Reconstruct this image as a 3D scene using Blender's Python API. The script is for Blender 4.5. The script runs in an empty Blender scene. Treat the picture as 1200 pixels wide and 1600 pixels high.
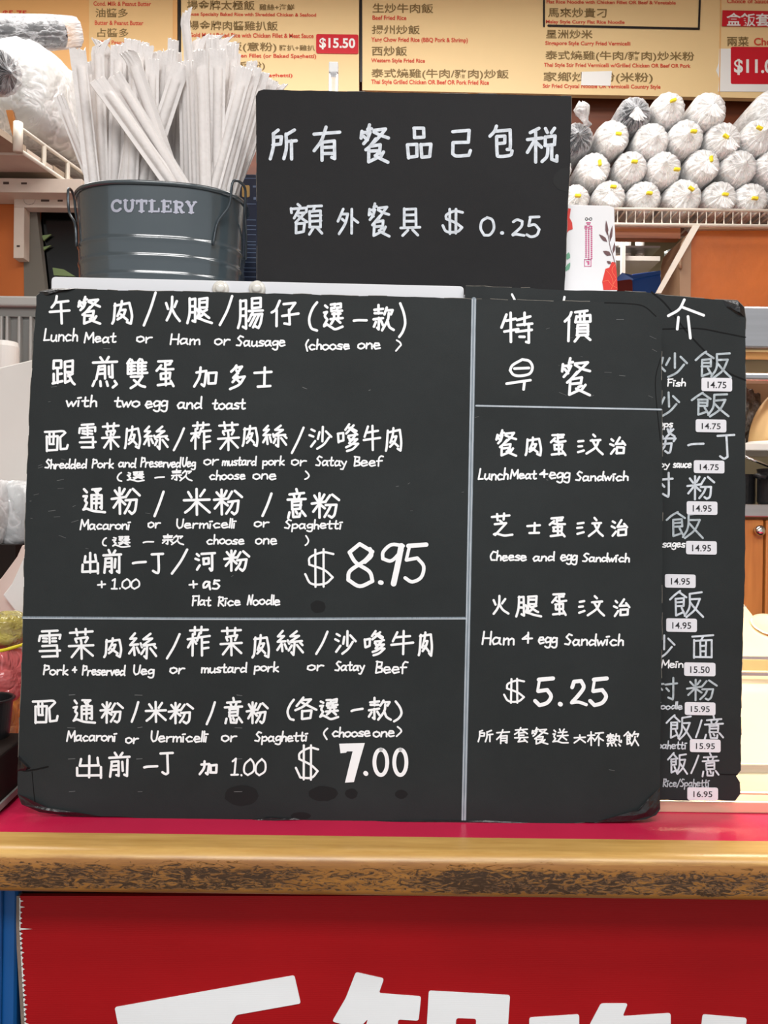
import bpy, bmesh, math, random
from mathutils import Vector, Matrix
random.seed(7)
SC = bpy.context.scene
COL = SC.collection

# ------------------------------------------------------------------ camera, world, lights, exposure
FPX, ROLL, CZ = 1202.0, math.radians(0.7), 1.313
CAM = Vector((0, 0, CZ))
cd = bpy.data.cameras.new('camera'); cam = bpy.data.objects.new('camera', cd); COL.objects.link(cam)
cd.sensor_fit = 'VERTICAL'; cd.sensor_height = 32.0; cd.lens = 32.0 * FPX / 1600.0
cd.clip_start = 0.05
cr, sr = math.cos(ROLL), math.sin(ROLL)
right, up, back = Vector((cr, 0, sr)), Vector((-sr, 0, cr)), Vector((0, -1, 0))
M = Matrix((right, up, back)).transposed().to_4x4(); M.translation = CAM
cam.matrix_world = M
SC.camera = cam
SC.view_settings.view_transform = 'Standard'; SC.view_settings.look = 'None'
SC.view_settings.gamma = 1.0; SC.view_settings.use_curve_mapping = False
SC.view_settings.exposure = 0.35
W = bpy.data.worlds.new('world'); SC.world = W; W.use_nodes = True
W.node_tree.nodes['Background'].inputs[0].default_value = (0.93, 0.96, 1.0, 1)
W.node_tree.nodes['Background'].inputs[1].default_value = 0.62
def area(name, loc, rot, sx, sy, power, color=(1, 1, 1)):
    l = bpy.data.lights.new(name, 'AREA'); l.shape = 'RECTANGLE'; l.size = sx; l.size_y = sy
    l.energy = power; l.color = color
    o = bpy.data.objects.new(name, l); COL.objects.link(o); o.location = loc; o.rotation_euler = rot
    return o
area('ceiling_panel_light', (-0.3, -0.9, 2.94), (0, 0, 0), 1.2, 0.6, 40, (1.0, 0.985, 0.97))
area('ceiling_tube_light', (0.9, -0.1, 2.94), (0, 0, 0), 1.2, 0.3, 18, (1.0, 0.985, 0.97))
area('kitchen_tube_light', (-0.4, 1.55, 2.94), (0, 0, 0), 2.4, 0.5, 34, (1.0, 0.97, 0.93))
area('back_room_light', (0.6, 3.3, 2.94), (0, 0, 0), 0.8, 0.8, 36, (1.0, 0.93, 0.84))

# ------------------------------------------------------------------ projection helpers (pixel of the 1200x1600 frame -> point on a real plane)
def ray(px, py):
    dx, dy = px - 600.0, py - 800.0
    return Vector(((dx * cr + dy * sr) / FPX, 1.0, -(-dx * sr + dy * cr) / FPX))
def P(px, py, y): return CAM + ray(px, py) * y
class Plane:
    def __init__(s, p, n): s.p = Vector(p); s.n = Vector(n).normalized()
    def at(s, px, py, off=0.0):
        d = ray(px, py); q = s.p + s.n * off
        return CAM + d * ((q - CAM).dot(s.n) / d.dot(s.n))
def lean_plane(y, z, deg): a = math.radians(deg); return Plane((0, y, z), (0, -math.cos(a), math.sin(a)))

# ------------------------------------------------------------------ materials
def lin(c):
    return tuple((v / 255 / 12.92 if v <= 10 else ((v / 255 + 0.055) / 1.055) ** 2.4) for v in c) + (1.0,)
def newmat(name):
    m = bpy.data.materials.new(name); m.use_nodes = True
    return m, m.node_tree, m.node_tree.nodes['Principled BSDF']
def mat(name, c, rough=0.5, metal=0.0, spec=0.5, var=0.0, vscale=8.0, stretch=(1, 1, 1), bump=0.0, bscale=60.0, coat=0.0, trans=0.0, alpha=1.0, emit=None):
    m, t, b = newmat(name)
    b.inputs['Base Color'].default_value = lin(c); b.inputs['Roughness'].default_value = rough
    b.inputs['Metallic'].default_value = metal; b.inputs['Specular IOR Level'].default_value = spec
    b.inputs['Coat Weight'].default_value = coat; b.inputs['Transmission Weight'].default_value = trans
    b.inputs['Alpha'].default_value = alpha
    tc = t.nodes.new('ShaderNodeTexCoord'); mp = t.nodes.new('ShaderNodeMapping')
    mp.inputs['Scale'].default_value = stretch; t.links.new(tc.outputs['Object'], mp.inputs[0])
    n = t.nodes.new('ShaderNodeTexNoise'); n.inputs['Scale'].default_value = vscale; n.inputs['Detail'].default_value = 5
    t.links.new(mp.outputs[0], n.inputs['Vector'])
    r = t.nodes.new('ShaderNodeValToRGB')
    v = max(var, 0.02)
    r.color_ramp.elements[0].position = 0.3; r.color_ramp.elements[1].position = 0.7
    L = lin(c)
    r.color_ramp.elements[0].color = tuple(max(0, x * (1 - v)) for x in L[:3]) + (1,)
    r.color_ramp.elements[1].color = tuple(min(1, x * (1 + v)) for x in L[:3]) + (1,)
    t.links.new(n.outputs['Fac'], r.inputs[0]); t.links.new(r.outputs[0], b.inputs['Base Color'])
    if bump:
        n2 = t.nodes.new('ShaderNodeTexNoise'); n2.inputs['Scale'].default_value = bscale; n2.inputs['Detail'].default_value = 4
        t.links.new(mp.outputs[0], n2.inputs['Vector'])
        bp = t.nodes.new('ShaderNodeBump'); bp.inputs['Strength'].default_value = bump; bp.inputs['Distance'].default_value = 0.01
        t.links.new(n2.outputs['Fac'], bp.inputs['Height']); t.links.new(bp.outputs[0], b.inputs['Normal'])
    if emit:
        b.inputs['Emission Color'].default_value = lin(c); b.inputs['Emission Strength'].default_value = emit
    return m

def film(name, tint, tr=0.5, rough=0.16, bscale=26, bump=0.35, fold_amt=0.3, radial=False):
    """thin crinkled plastic: clear patches, milky folds and sharp glints"""
    m, t, b = newmat(name); N, Lk = t.nodes.new, t.links.new
    b.inputs['Base Color'].default_value = lin(tint); b.inputs['Roughness'].default_value = rough
    b.inputs['Specular IOR Level'].default_value = 0.8
    tc = N('ShaderNodeTexCoord')
    n = N('ShaderNodeTexNoise'); n.inputs['Scale'].default_value = bscale; n.inputs['Detail'].default_value = 3; n.inputs['Distortion'].default_value = 0.35
    if radial:      # folds run out from the tied knot
        sx = N('ShaderNodeSeparateXYZ'); Lk(tc.outputs['Object'], sx.inputs[0])
        at = N('ShaderNodeMath'); at.operation = 'ARCTAN2'; Lk(sx.outputs['Z'], at.inputs[0]); Lk(sx.outputs['X'], at.inputs[1])
        ln_ = N('ShaderNodeVectorMath'); ln_.operation = 'LENGTH'; Lk(tc.outputs['Object'], ln_.inputs[0])
        cx = N('ShaderNodeCombineXYZ'); m1 = N('ShaderNodeMath'); m1.operation = 'MULTIPLY'; m1.inputs[1].default_value = 0.21; Lk(at.outputs[0], m1.inputs[0])
        m2 = N('ShaderNodeMath'); m2.operation = 'MULTIPLY'; m2.inputs[1].default_value = 1.6; Lk(ln_.outputs['Value'], m2.inputs[0])
        oi = N('ShaderNodeObjectInfo')
        Lk(m1.outputs[0], cx.inputs[0]); Lk(m2.outputs[0], cx.inputs[1]); Lk(oi.outputs['Random'], cx.inputs[2]); Lk(cx.outputs[0], n.inputs['Vector'])
    else: Lk(tc.outputs['Object'], n.inputs['Vector'])
    ab = N('ShaderNodeMath'); ab.operation = 'SUBTRACT'; ab.inputs[1].default_value = 0.5; Lk(n.outputs['Fac'], ab.inputs[0])
    a2 = N('ShaderNodeMath'); a2.operation = 'ABSOLUTE'; Lk(ab.outputs[0], a2.inputs[0])
    bp = N('ShaderNodeBump'); bp.inputs['Strength'].default_value = bump; bp.inputs['Distance'].default_value = 0.03
    Lk(a2.outputs[0], bp.inputs['Height']); Lk(bp.outputs[0], b.inputs['Normal'])
    tp = N('ShaderNodeBsdfTransparent'); mx = N('ShaderNodeMixShader')
    fold = N('ShaderNodeMapRange'); fold.inputs['From Min'].default_value = 0.0; fold.inputs['From Max'].default_value = 0.07
    fold.inputs['To Min'].default_value = max(0, tr - fold_amt); fold.inputs['To Max'].default_value = min(1, tr + 0.12)
    Lk(a2.outputs[0], fold.inputs['Value'])
    lw = N('ShaderNodeLayerWeight'); lw.inputs['Blend'].default_value = 0.35
    iv = N('ShaderNodeMath'); iv.operation = 'SUBTRACT'; iv.inputs[0].default_value = 1.0; Lk(lw.outputs['Facing'], iv.inputs[1])
    mu = N('ShaderNodeMath'); mu.operation = 'MULTIPLY'; Lk(fold.outputs[0], mu.inputs[0]); Lk(iv.outputs[0], mu.inputs[1])
    Lk(mu.outputs[0], mx.inputs[0]); Lk(b.outputs[0], mx.inputs[1]); Lk(tp.outputs[0], mx.inputs[2])
    Lk(mx.outputs[0], t.nodes['Material Output'].inputs[0])
    return m

def board_mat(name, c):
    m, t, b = newmat(name)
    tc = t.nodes.new('ShaderNodeTexCoord')
    n = t.nodes.new('ShaderNodeTexNoise'); n.inputs['Scale'].default_value = 5; n.inputs['Detail'].default_value = 8; n.inputs['Roughness'].default_value = 0.65
    t.links.new(tc.outputs['Object'], n.inputs['Vector'])
    r = t.nodes.new('ShaderNodeValToRGB'); L = lin(c)
    r.color_ramp.elements[0].position = 0.3; r.color_ramp.elements[0].color = tuple(x * 0.85 for x in L[:3]) + (1,)
    r.color_ramp.elements[1].position = 0.75; r.color_ramp.elements[1].color = tuple(x * 1.25 for x in L[:3]) + (1,)
    t.links.new(n.outputs['Fac'], r.inputs[0]); t.links.new(r.outputs[0], b.inputs['Base Color'])
    n2 = t.nodes.new('ShaderNodeTexNoise'); n2.inputs['Scale'].default_value = 900; n2.inputs['Detail'].default_value = 2
    t.links.new(tc.outputs['Object'], n2.inputs['Vector'])
    n4 = t.nodes.new('ShaderNodeTexNoise'); n4.inputs['Scale'].default_value = 7; n4.inputs['Detail'].default_value = 3
    t.links.new(tc.outputs['Object'], n4.inputs['Vector'])
    ad = t.nodes.new('ShaderNodeMath'); ad.operation = 'MULTIPLY_ADD'; ad.inputs[1].default_value = 0.03
    t.links.new(n2.outputs['Fac'], ad.inputs[0]); t.links.new(n4.outputs['Fac'], ad.inputs[2])
    bp = t.nodes.new('ShaderNodeBump'); bp.inputs['Strength'].default_value = 0.35; bp.inputs['Distance'].default_value = 0.01
    t.links.new(ad.outputs[0], bp.inputs['Height']); t.links.new(bp.outputs[0], b.inputs['Normal'])
    b.inputs['Roughness'].default_value = 0.66; b.inputs['Specular IOR Level'].default_value = 0.22
    return m

def worn_wood():
    m, t, b = newmat('worn_varnished_wood')
    N, Lk = t.nodes.new, t.links.new
    tc = N('ShaderNodeTexCoord')
    mp = N('ShaderNodeMapping'); mp.inputs['Scale'].default_value = (2.2, 24, 24); Lk(tc.outputs['Object'], mp.inputs[0])
    n = N('ShaderNodeTexNoise'); n.inputs['Scale'].default_value = 3; n.inputs['Detail'].default_value = 8; n.inputs['Roughness'].default_value = 0.7
    Lk(mp.outputs[0], n.inputs['Vector'])
    r = N('ShaderNodeValToRGB')
    r.color_ramp.elements[0].position = 0.3; r.color_ramp.elements[0].color = lin((122, 76, 26))
    r.color_ramp.elements[1].position = 0.72; r.color_ramp.elements[1].color = lin((170, 116, 48))
    Lk(n.outputs['Fac'], r.inputs[0])
    # wear: gouges where the finish has gone dark, in a band along the lower half of the face
    mp2 = N('ShaderNodeMapping'); mp2.inputs['Scale'].default_value = (46, 90, 150); Lk(tc.outputs['Object'], mp2.inputs[0])
    n2 = N('ShaderNodeTexNoise'); n2.inputs['Scale'].default_value = 1.4; n2.inputs['Detail'].default_value = 7; n2.inputs['Roughness'].default_value = 0.72; n2.inputs['Distortion'].default_value = 1.6
    Lk(mp2.outputs[0], n2.inputs['Vector'])
    n3 = N('ShaderNodeTexNoise'); n3.inputs['Scale'].default_value = 7; n3.inputs['Detail'].default_value = 5
    Lk(tc.outputs['Object'], n3.inputs['Vector'])
    sx = N('ShaderNodeSeparateXYZ'); Lk(tc.outputs['Object'], sx.inputs[0])
    band = N('ShaderNodeValToRGB'); e = band.color_ramp.elements
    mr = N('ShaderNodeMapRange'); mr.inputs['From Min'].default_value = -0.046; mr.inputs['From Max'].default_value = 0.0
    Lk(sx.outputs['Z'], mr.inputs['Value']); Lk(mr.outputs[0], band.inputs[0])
    e[0].position = 0.07; e[0].color = (0, 0, 0, 1); e[1].position = 0.17; e[1].color = (.29, .29, .29, 1)
    x = e.new(0.60); x.color = (.27, .27, .27, 1); x = e.new(0.74); x.color = (.14, .14, .14, 1); x = e.new(0.9); x.color = (0, 0, 0, 1)
    s1 = N('ShaderNodeMath'); s1.operation = 'ADD'; Lk(n2.outputs['Fac'], s1.inputs[0]); Lk(band.outputs[0], s1.inputs[1])
    s2 = N('ShaderNodeMath'); s2.operation = 'MULTIPLY_ADD'; s2.inputs[1].default_value = 0.3; Lk(n3.outputs['Fac'], s2.inputs[0]); Lk(s1.outputs[0], s2.inputs[2])
    th = N('ShaderNodeMapRange'); th.inputs['From Min'].default_value = 0.86; th.inputs['From Max'].default_value = 0.96; Lk(s2.outputs[0], th.inputs['Value'])
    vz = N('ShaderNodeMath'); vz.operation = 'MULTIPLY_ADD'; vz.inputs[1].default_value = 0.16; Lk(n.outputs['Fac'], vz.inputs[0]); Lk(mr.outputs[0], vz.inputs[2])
    hl_mask = N('ShaderNodeMapRange'); hl_mask.inputs['From Min'].default_value = 0.88; hl_mask.inputs['From Max'].default_value = 0.97; Lk(vz.outputs[0], hl_mask.inputs['Value'])  # highlight along the top of the edge, painted in as paler wood colour
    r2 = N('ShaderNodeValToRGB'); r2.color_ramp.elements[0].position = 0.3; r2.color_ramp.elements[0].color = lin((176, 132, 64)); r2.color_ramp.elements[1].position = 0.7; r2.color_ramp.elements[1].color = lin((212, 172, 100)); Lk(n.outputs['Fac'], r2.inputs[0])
    hl_mix = N('ShaderNodeMix'); hl_mix.data_type = 'RGBA'; Lk(hl_mask.outputs[0], hl_mix.inputs['Factor']); Lk(r.outputs[0], hl_mix.inputs['A']); Lk(r2.outputs[0], hl_mix.inputs['B'])
    mx = N('ShaderNodeMix'); mx.data_type = 'RGBA'; Lk(th.outputs[0], mx.inputs['Factor']); Lk(hl_mix.outputs['Result'], mx.inputs['A'])
    mx.inputs['B'].default_value = lin((58, 36, 14)); Lk(mx.outputs['Result'], b.inputs['Base Color'])
    bp = N('ShaderNodeBump'); bp.inputs['Strength'].default_value = 0.5; bp.inputs['Distance'].default_value = 0.004; bp.invert = True
    Lk(th.outputs[0], bp.inputs['Height']); Lk(bp.outputs[0], b.inputs['Normal'])
    b.inputs['Roughness'].default_value = 0.36; b.inputs['Coat Weight'].default_value = 0.25; b.inputs['Coat Roughness'].default_value = 0.3
    return m

def ribbed(name, c, axis='Z', freq=260, bump=0.25, rough=0.35, var=0.08, spec=0.5):
    m = mat(name, c, rough, var=var, vscale=5, spec=spec)
    t = m.node_tree; b = t.nodes['Principled BSDF']
    tc = t.nodes.new('ShaderNodeTexCoord')
    w = t.nodes.new('ShaderNodeTexWave'); w.bands_direction = axis; w.inputs['Scale'].default_value = freq
    w.inputs['Distortion'].default_value = 0.3
    t.links.new(tc.outputs['Object'], w.inputs['Vector'])
    bp = t.nodes.new('ShaderNodeBump'); bp.inputs['Strength'].default_value = bump; bp.inputs['Distance'].default_value = 0.002
    t.links.new(w.outputs['Fac'], bp.inputs['Height']); t.links.new(bp.outputs[0], b.inputs['Normal'])
    return m

def wood_panel(name, c1, c2, stretch):
    m = mat(name, c1, 0.4, var=0.1, vscale=3, stretch=stretch)
    r = [n for n in m.node_tree.nodes if n.type == 'VALTORGB'][0]
    r.color_ramp.elements[0].color = lin(c1); r.color_ramp.elements[1].color = lin(c2)
    return m

K = {}
K['board'] = board_mat('black_foam_board', (38, 42, 43))
K['board_dark'] = board_mat('black_sign_board', (25, 25, 27))
K['edge'] = mat('worn_board_edge', (120, 116, 108), 0.7, var=0.4, vscale=120)
K['tape'] = mat('black_tape', (30, 31, 33), 0.32, var=0.3, vscale=20, bump=0.6, bscale=35)
K['crease'] = mat('dark_crease', (12, 13, 14), 0.7, spec=0.2)
K['stain'] = mat('dried_water_stain', (27, 28, 29), 0.6, spec=0.2)
K['ink'] = mat('white_marker_ink', (246, 248, 250), 0.6)
K['ink_grey'] = mat('thin_white_marker_ink', (205, 212, 220), 0.6, var=0.18, vscale=160)
K['ink_dim'] = mat('faint_marker_ink', (176, 186, 192), 0.6, var=0.25, vscale=160)
K['rule'] = mat('grey_painted_rule', (128, 140, 150), 0.5, var=0.3, vscale=40, stretch=(30, 30, 1))
K['rule_light'] = mat('pale_painted_rule', (186, 194, 202), 0.5, var=0.15, vscale=40)
K['scuff'] = mat('grey_scuff', (92, 94, 95), 0.7, var=0.3, vscale=80)
K['sticker'] = mat('white_label_paper', (226, 226, 232), 0.35)
K['black_print'] = mat('black_print', (28, 28, 32), 0.5)
K['white_gloss'] = mat('white_enamel', (226, 228, 232), 0.25, var=0.03, vscale=6)
K['knob'] = mat('clear_white_plastic', (222, 220, 212), 0.2, coat=0.5)
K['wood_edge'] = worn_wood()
K['red_lam'] = mat('red_laminate', (196, 34, 74), 0.22, var=0.06, vscale=10, bump=0.05, bscale=400)
K['red_sign'] = ribbed('red_corrugated_plastic', (164, 8, 18), 'Z', 150, 0.10, 0.5, 0.08, 0.25)
K['sign_white'] = ribbed('white_vinyl_lettering', (242, 246, 249), 'Z', 150, 0.06, 0.5, 0.05, 0.3)
K['carcass'] = mat('counter_carcass', (70, 60, 54), 0.6)
K['blue'] = mat('blue_plastic', (12, 84, 150), 0.4)
K['sign_edge'] = mat('corrugated_plastic_edge', (132, 116, 106), 0.6, var=0.2, vscale=60)
K['bucket'] = mat('slate_grey_enamel', (64, 74, 79), 0.17, spec=0.6, var=0.04, vscale=14, coat=0.5, bump=0.06, bscale=12)
K['wire'] = mat('dark_wire', (64, 72, 78), 0.25, metal=0.4)
K['hatch'] = ribbed('pale_hatched_print', (172, 174, 190), 'DIAGONAL', 220, 0.1, 0.5, 0.3)
K['straw'] = mat('white_straw_paper', (222, 217, 214), 0.65, var=0.04, vscale=40, bump=0.15, bscale=140)
K['steel'] = mat('brushed_steel', (176, 176, 178), 0.3, metal=0.9, var=0.06, vscale=4, stretch=(1, 30, 30), bump=0.03, bscale=60)
K['steel_warm'] = mat('polished_steel', (228, 210, 178), 0.22, metal=0.45, var=0.05, vscale=6, bump=0.12, bscale=9)
K['gold'] = mat('brass_lid_metal', (214, 178, 124), 0.42, metal=0.35, var=0.06, vscale=9)
K['dark'] = mat('dark_pot_metal', (34, 34, 36), 0.3, metal=0.3, var=0.3, vscale=30, bump=0.3, bscale=25)
K['foodgrey'] = mat('grilled_food', (88, 80, 72), 0.4, var=0.8, vscale=55, bump=1.0, bscale=45)
K['cab_wood'] = wood_panel('honey_wood', (158, 96, 44), (190, 124, 62), (14, 14, 1.2))
K['chrome'] = mat('chrome', (210, 208, 204), 0.12, metal=1.0)
K['menu'] = mat('menu_panel_print', (232, 203, 150), 0.5, var=0.05, vscale=1.6)
K['menu_left'] = mat('menu_panel_orange_print', (224, 172, 108), 0.5, var=0.06, vscale=1.6)
K['menu_cell'] = mat('menu_cell_print', (226, 190, 134), 0.5)
K['menu_txt'] = mat('olive_print', (124, 100, 56), 0.6)
K['menu_red'] = mat('red_print', (206, 62, 40), 0.6)
K['tag_red'] = mat('red_price_tag', (200, 18, 40), 0.35)
K['white'] = mat('white_paper', (236, 236, 234), 0.5)
K['black'] = mat('black_strip', (22, 20, 20), 0.4)
K['orange'] = mat('orange_paint', (190, 98, 34), 0.42, var=0.08, vscale=5)
K['orange2'] = mat('orange_painted_panel', (184, 98, 38), 0.45, var=0.12, vscale=9, bump=0.08, bscale=50)
K['tan'] = mat('tan_edge', (160, 128, 100), 0.5)
K['brown'] = mat('brown_wall', (104, 50, 22), 0.5, var=0.2, vscale=4, stretch=(1, 1, 8))
K['melamine'] = mat('pale_chipboard', (206, 190, 176), 0.55, var=0.06, vscale=20)
K['melamine_edge'] = mat('chipboard_underside', (168, 150, 132), 0.6, var=0.1, vscale=30)
K['mark'] = mat('dark_stamp', (74, 58, 50), 0.6)
K['void'] = mat('black_recess_fill', (8, 9, 9), 0.15)
K['greyside'] = mat('grey_metal_side', (106, 100, 90), 0.45)
K['wire_white'] = mat('white_coated_wire', (222, 214, 200), 0.35)
K['lids'] = ribbed('stacked_white_lids', (226, 225, 222), 'Y', 60, 0.4, 0.4, 0.05)
K['foam'] = ribbed('stacked_foam_boxes', (204, 203, 198), 'X', 40, 0.5, 0.5, 0.05)
K['blacklids'] = mat('black_bowl_plastic', (44, 46, 50), 0.25, var=0.2, vscale=20)
K['film'] = film('clear_wrap_film', (250, 250, 250), 0.66, bscale=15, bump=0.3, fold_amt=0.5, radial=True)
K['film_thin'] = film('thin_clear_wrap_film', (232, 234, 238), 0.94, bscale=14, bump=0.4, fold_amt=0.28, radial=True)
K['film_mid'] = film('crinkled_clear_film', (226, 227, 228), 0.62, bscale=17, bump=0.6, fold_amt=0.45)
K['yellow'] = mat('yellow_tie', (232, 212, 30), 0.45)
K['tea_white'] = mat('white_carton', (232, 232, 234), 0.45)
K['magenta'] = mat('magenta_print', (206, 92, 142), 0.6)
K['petal'] = mat('red_flower_print', (216, 46, 34), 0.55)
K['petal_line'] = mat('orange_flower_line', (240, 120, 84), 0.55)
K['leafbrown'] = mat('brown_leaf_print', (104, 72, 74), 0.6)
K['leafgreen'] = mat('green_leaf_print', (110, 168, 138), 0.6)
K['navy'] = mat('navy_carton', (30, 42, 68), 0.4)
K['navy_print'] = mat('pale_blue_print', (112, 132, 164), 0.5)
K['emblem'] = mat('gold_emblem', (196, 160, 96), 0.4)
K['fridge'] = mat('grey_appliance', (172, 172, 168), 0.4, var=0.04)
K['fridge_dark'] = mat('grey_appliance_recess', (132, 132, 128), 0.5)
K['cream'] = mat('cream_plastic', (238, 236, 230), 0.4, var=0.05, vscale=5)
K['pinkpaper'] = mat('pale_pink_paper', (224, 204, 194), 0.6, var=0.05)
K['yellowbag'] = film('yellow_bag_film', (184, 170, 84), 0.3, bscale=24, bump=0.9)
K['pinkbag'] = film('pink_bag_film', (232, 112, 112), 0.15, bscale=22, bump=0.9)
K['orangebag'] = film('orange_bag_film', (226, 136, 62), 0.2, bscale=24, bump=0.9)
K['blackpl'] = mat('black_plastic', (30, 31, 33), 0.3)
K['bubble'] = film('blue_grey_bubble_film', (168, 184, 184), 0.2, bscale=60)
K['bin_blue'] = mat('blue_bin', (22, 84, 170), 0.4)
K['maroon'] = mat('maroon_cloth', (92, 22, 22), 0.8)
K['olive_wall'] = mat('olive_wall', (138, 130, 106), 0.7)
K['floor'] = mat('floor_tile', (120, 104, 90), 0.4, var=0.1, vscale=3)
K['ceil'] = mat('ceiling_paint', (214, 210, 204), 0.8)
K['plaster'] = mat('wall_paint', (196, 176, 150), 0.7)
K['matte_dark'] = mat('matte_dark_brown', (26, 18, 14), 0.7, spec=0.2)
K['cup_grey'] = mat('grey_white_cups', (186, 188, 188), 0.4)
K['teatin'] = mat('green_glass', (120, 140, 90), 0.3)

# ------------------------------------------------------------------ object helpers
def link(name, bm, m, parent=None, smooth=False, bevel=0.0, segs=2):
    me = bpy.data.meshes.new(name)
    bmesh.ops.recalc_face_normals(bm, faces=bm.faces) if bm.faces and getattr(bm, 'fixn', True) is True else None
    bm.to_mesh(me); bm.free()
    me.materials.append(m)
    o = bpy.data.objects.new(name, me); COL.objects.link(o)
    if smooth:
        for p in me.polygons: p.use_smooth = True
    if bevel:
        md = o.modifiers.new('bevel', 'BEVEL'); md.width = bevel; md.segments = segs; md.limit_method = 'ANGLE'
    if parent: o.parent = parent
    return o
def tag(o, label, cat, group=None):
    o['label'] = label; o['category'] = cat
    if group: o['group'] = group
    return o
def thing(name, label, cat, loc=(0, 0, 0), group=None):
    o = bpy.data.objects.new(name, None); COL.objects.link(o); o.empty_display_size = 0.05
    o.location = loc
    return tag(o, label, cat, group)
def adopt(root, *kids):
    """parent parts built in world space to an Empty without moving them"""
    for k in kids:
        k.parent = root; k.matrix_parent_inverse = Matrix.Translation(-root.location)
def part(name, bm, m, root, **kw):
    o = link(name, bm, m, None, **kw); adopt_any(root, o); return o
def adopt_any(root, o):
    o.parent = root
    base = Vector((0, 0, 0)); r = root
    while r is not None: base += r.location; r = r.parent if r.parent else None
    o.matrix_parent_inverse = Matrix.Translation(-base) if root.type == 'EMPTY' or root.location.length else Matrix.Identity(4)
def struct(name, bm, m, **kw):
    o = link(name, bm, m, **kw); o['kind'] = 'structure'; return o

def box(bm, x0, x1, y0, y1, z0, z1):
    v = [bm.verts.new((x, y, z)) for x in (x0, x1) for y in (y0, y1) for z in (z0, z1)]
    for f in ((0, 1, 3, 2), (4, 6, 7, 5), (0, 4, 5, 1), (2, 3, 7, 6), (0, 2, 6, 4), (1, 5, 7, 3)):
        bm.faces.new([v[i] for i in f])
    return v
def B(*a):
    bm = bmesh.new(); box(bm, *a); return bm
def prism(bm, pts, d):
    """solid from a loop of 3-D points pushed along vector d"""
    a = [bm.verts.new(p) for p in pts]; b = [bm.verts.new(Vector(p) + d) for p in pts]
    bm.faces.new(a); bm.faces.new(b[::-1])
    n = len(a)
    for i in range(n): bm.faces.new((a[i], b[i], b[(i + 1) % n], a[(i + 1) % n]))
def tube(bm, pts, r, seg=8, closed=False):
    pts = [Vector(p) for p in pts]; n = len(pts); rings = []
    ref = Vector((0.13, 0.2, 0.97))
    for i, p in enumerate(pts):
        a = pts[(i - 1) % n] if (closed or i > 0) else p; b = pts[(i + 1) % n] if (closed or i < n - 1) else p
        d = (b - a).normalized(); u = d.cross(ref)
        if u.length < 1e-3: u = d.cross(Vector((1, 0, 0)))
        u.normalize(); w = d.cross(u)
        rr = r[i] if isinstance(r, (list, tuple)) else r
        rings.append([bm.verts.new(p + (u * math.cos(k * 2 * math.pi / seg) + w * math.sin(k * 2 * math.pi / seg)) * rr) for k in range(seg)])
    for i in range(n if closed else n - 1):
        A, Bq = rings[i], rings[(i + 1) % n]
        for k in range(seg): bm.faces.new((A[k], A[(k + 1) % seg], Bq[(k + 1) % seg], Bq[k]))
    if not closed: bm.faces.new(rings[0][::-1]); bm.faces.new(rings[-1])
def lathe(bm, prof, c, seg=32, axis='Z', sx=1.0, sy=1.0, cap=True):
    rings = []
    for r, h in prof:
        ring = []
        for k in range(seg):
            a = 2 * math.pi * k / seg; x, y = r * math.cos(a) * sx, r * math.sin(a) * sy
            p = (x, y, h) if axis == 'Z' else ((x, h, y) if axis == 'Y' else (h, x, y))
            ring.append(bm.verts.new(Vector(c) + Vector(p)))
        rings.append(ring)
    for A, Bq in zip(rings, rings[1:]):
        for k in range(seg): bm.faces.new((A[k], A[(k + 1) % seg], Bq[(k + 1) % seg], Bq[k]))
    if cap: bm.faces.new(rings[0][::-1]); bm.faces.new(rings[-1])
def catmull(p, n=5):
    if len(p) < 3: return list(p)
    out = []
    q = [2 * p[0] - p[1]] + list(p) + [2 * p[-1] - p[-2]]
    for i in range(1, len(q) - 2):
        a, b, c, d = q[i - 1:i + 3]
        for k in range(n):
            t = k / n
            out.append(0.5 * ((2 * b) + (c - a) * t + (2 * a - 5 * b + 4 * c - d) * t * t + (3 * b - a - 3 * c + d) * t ** 3))
    out.append(p[-1]); return out

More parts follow.
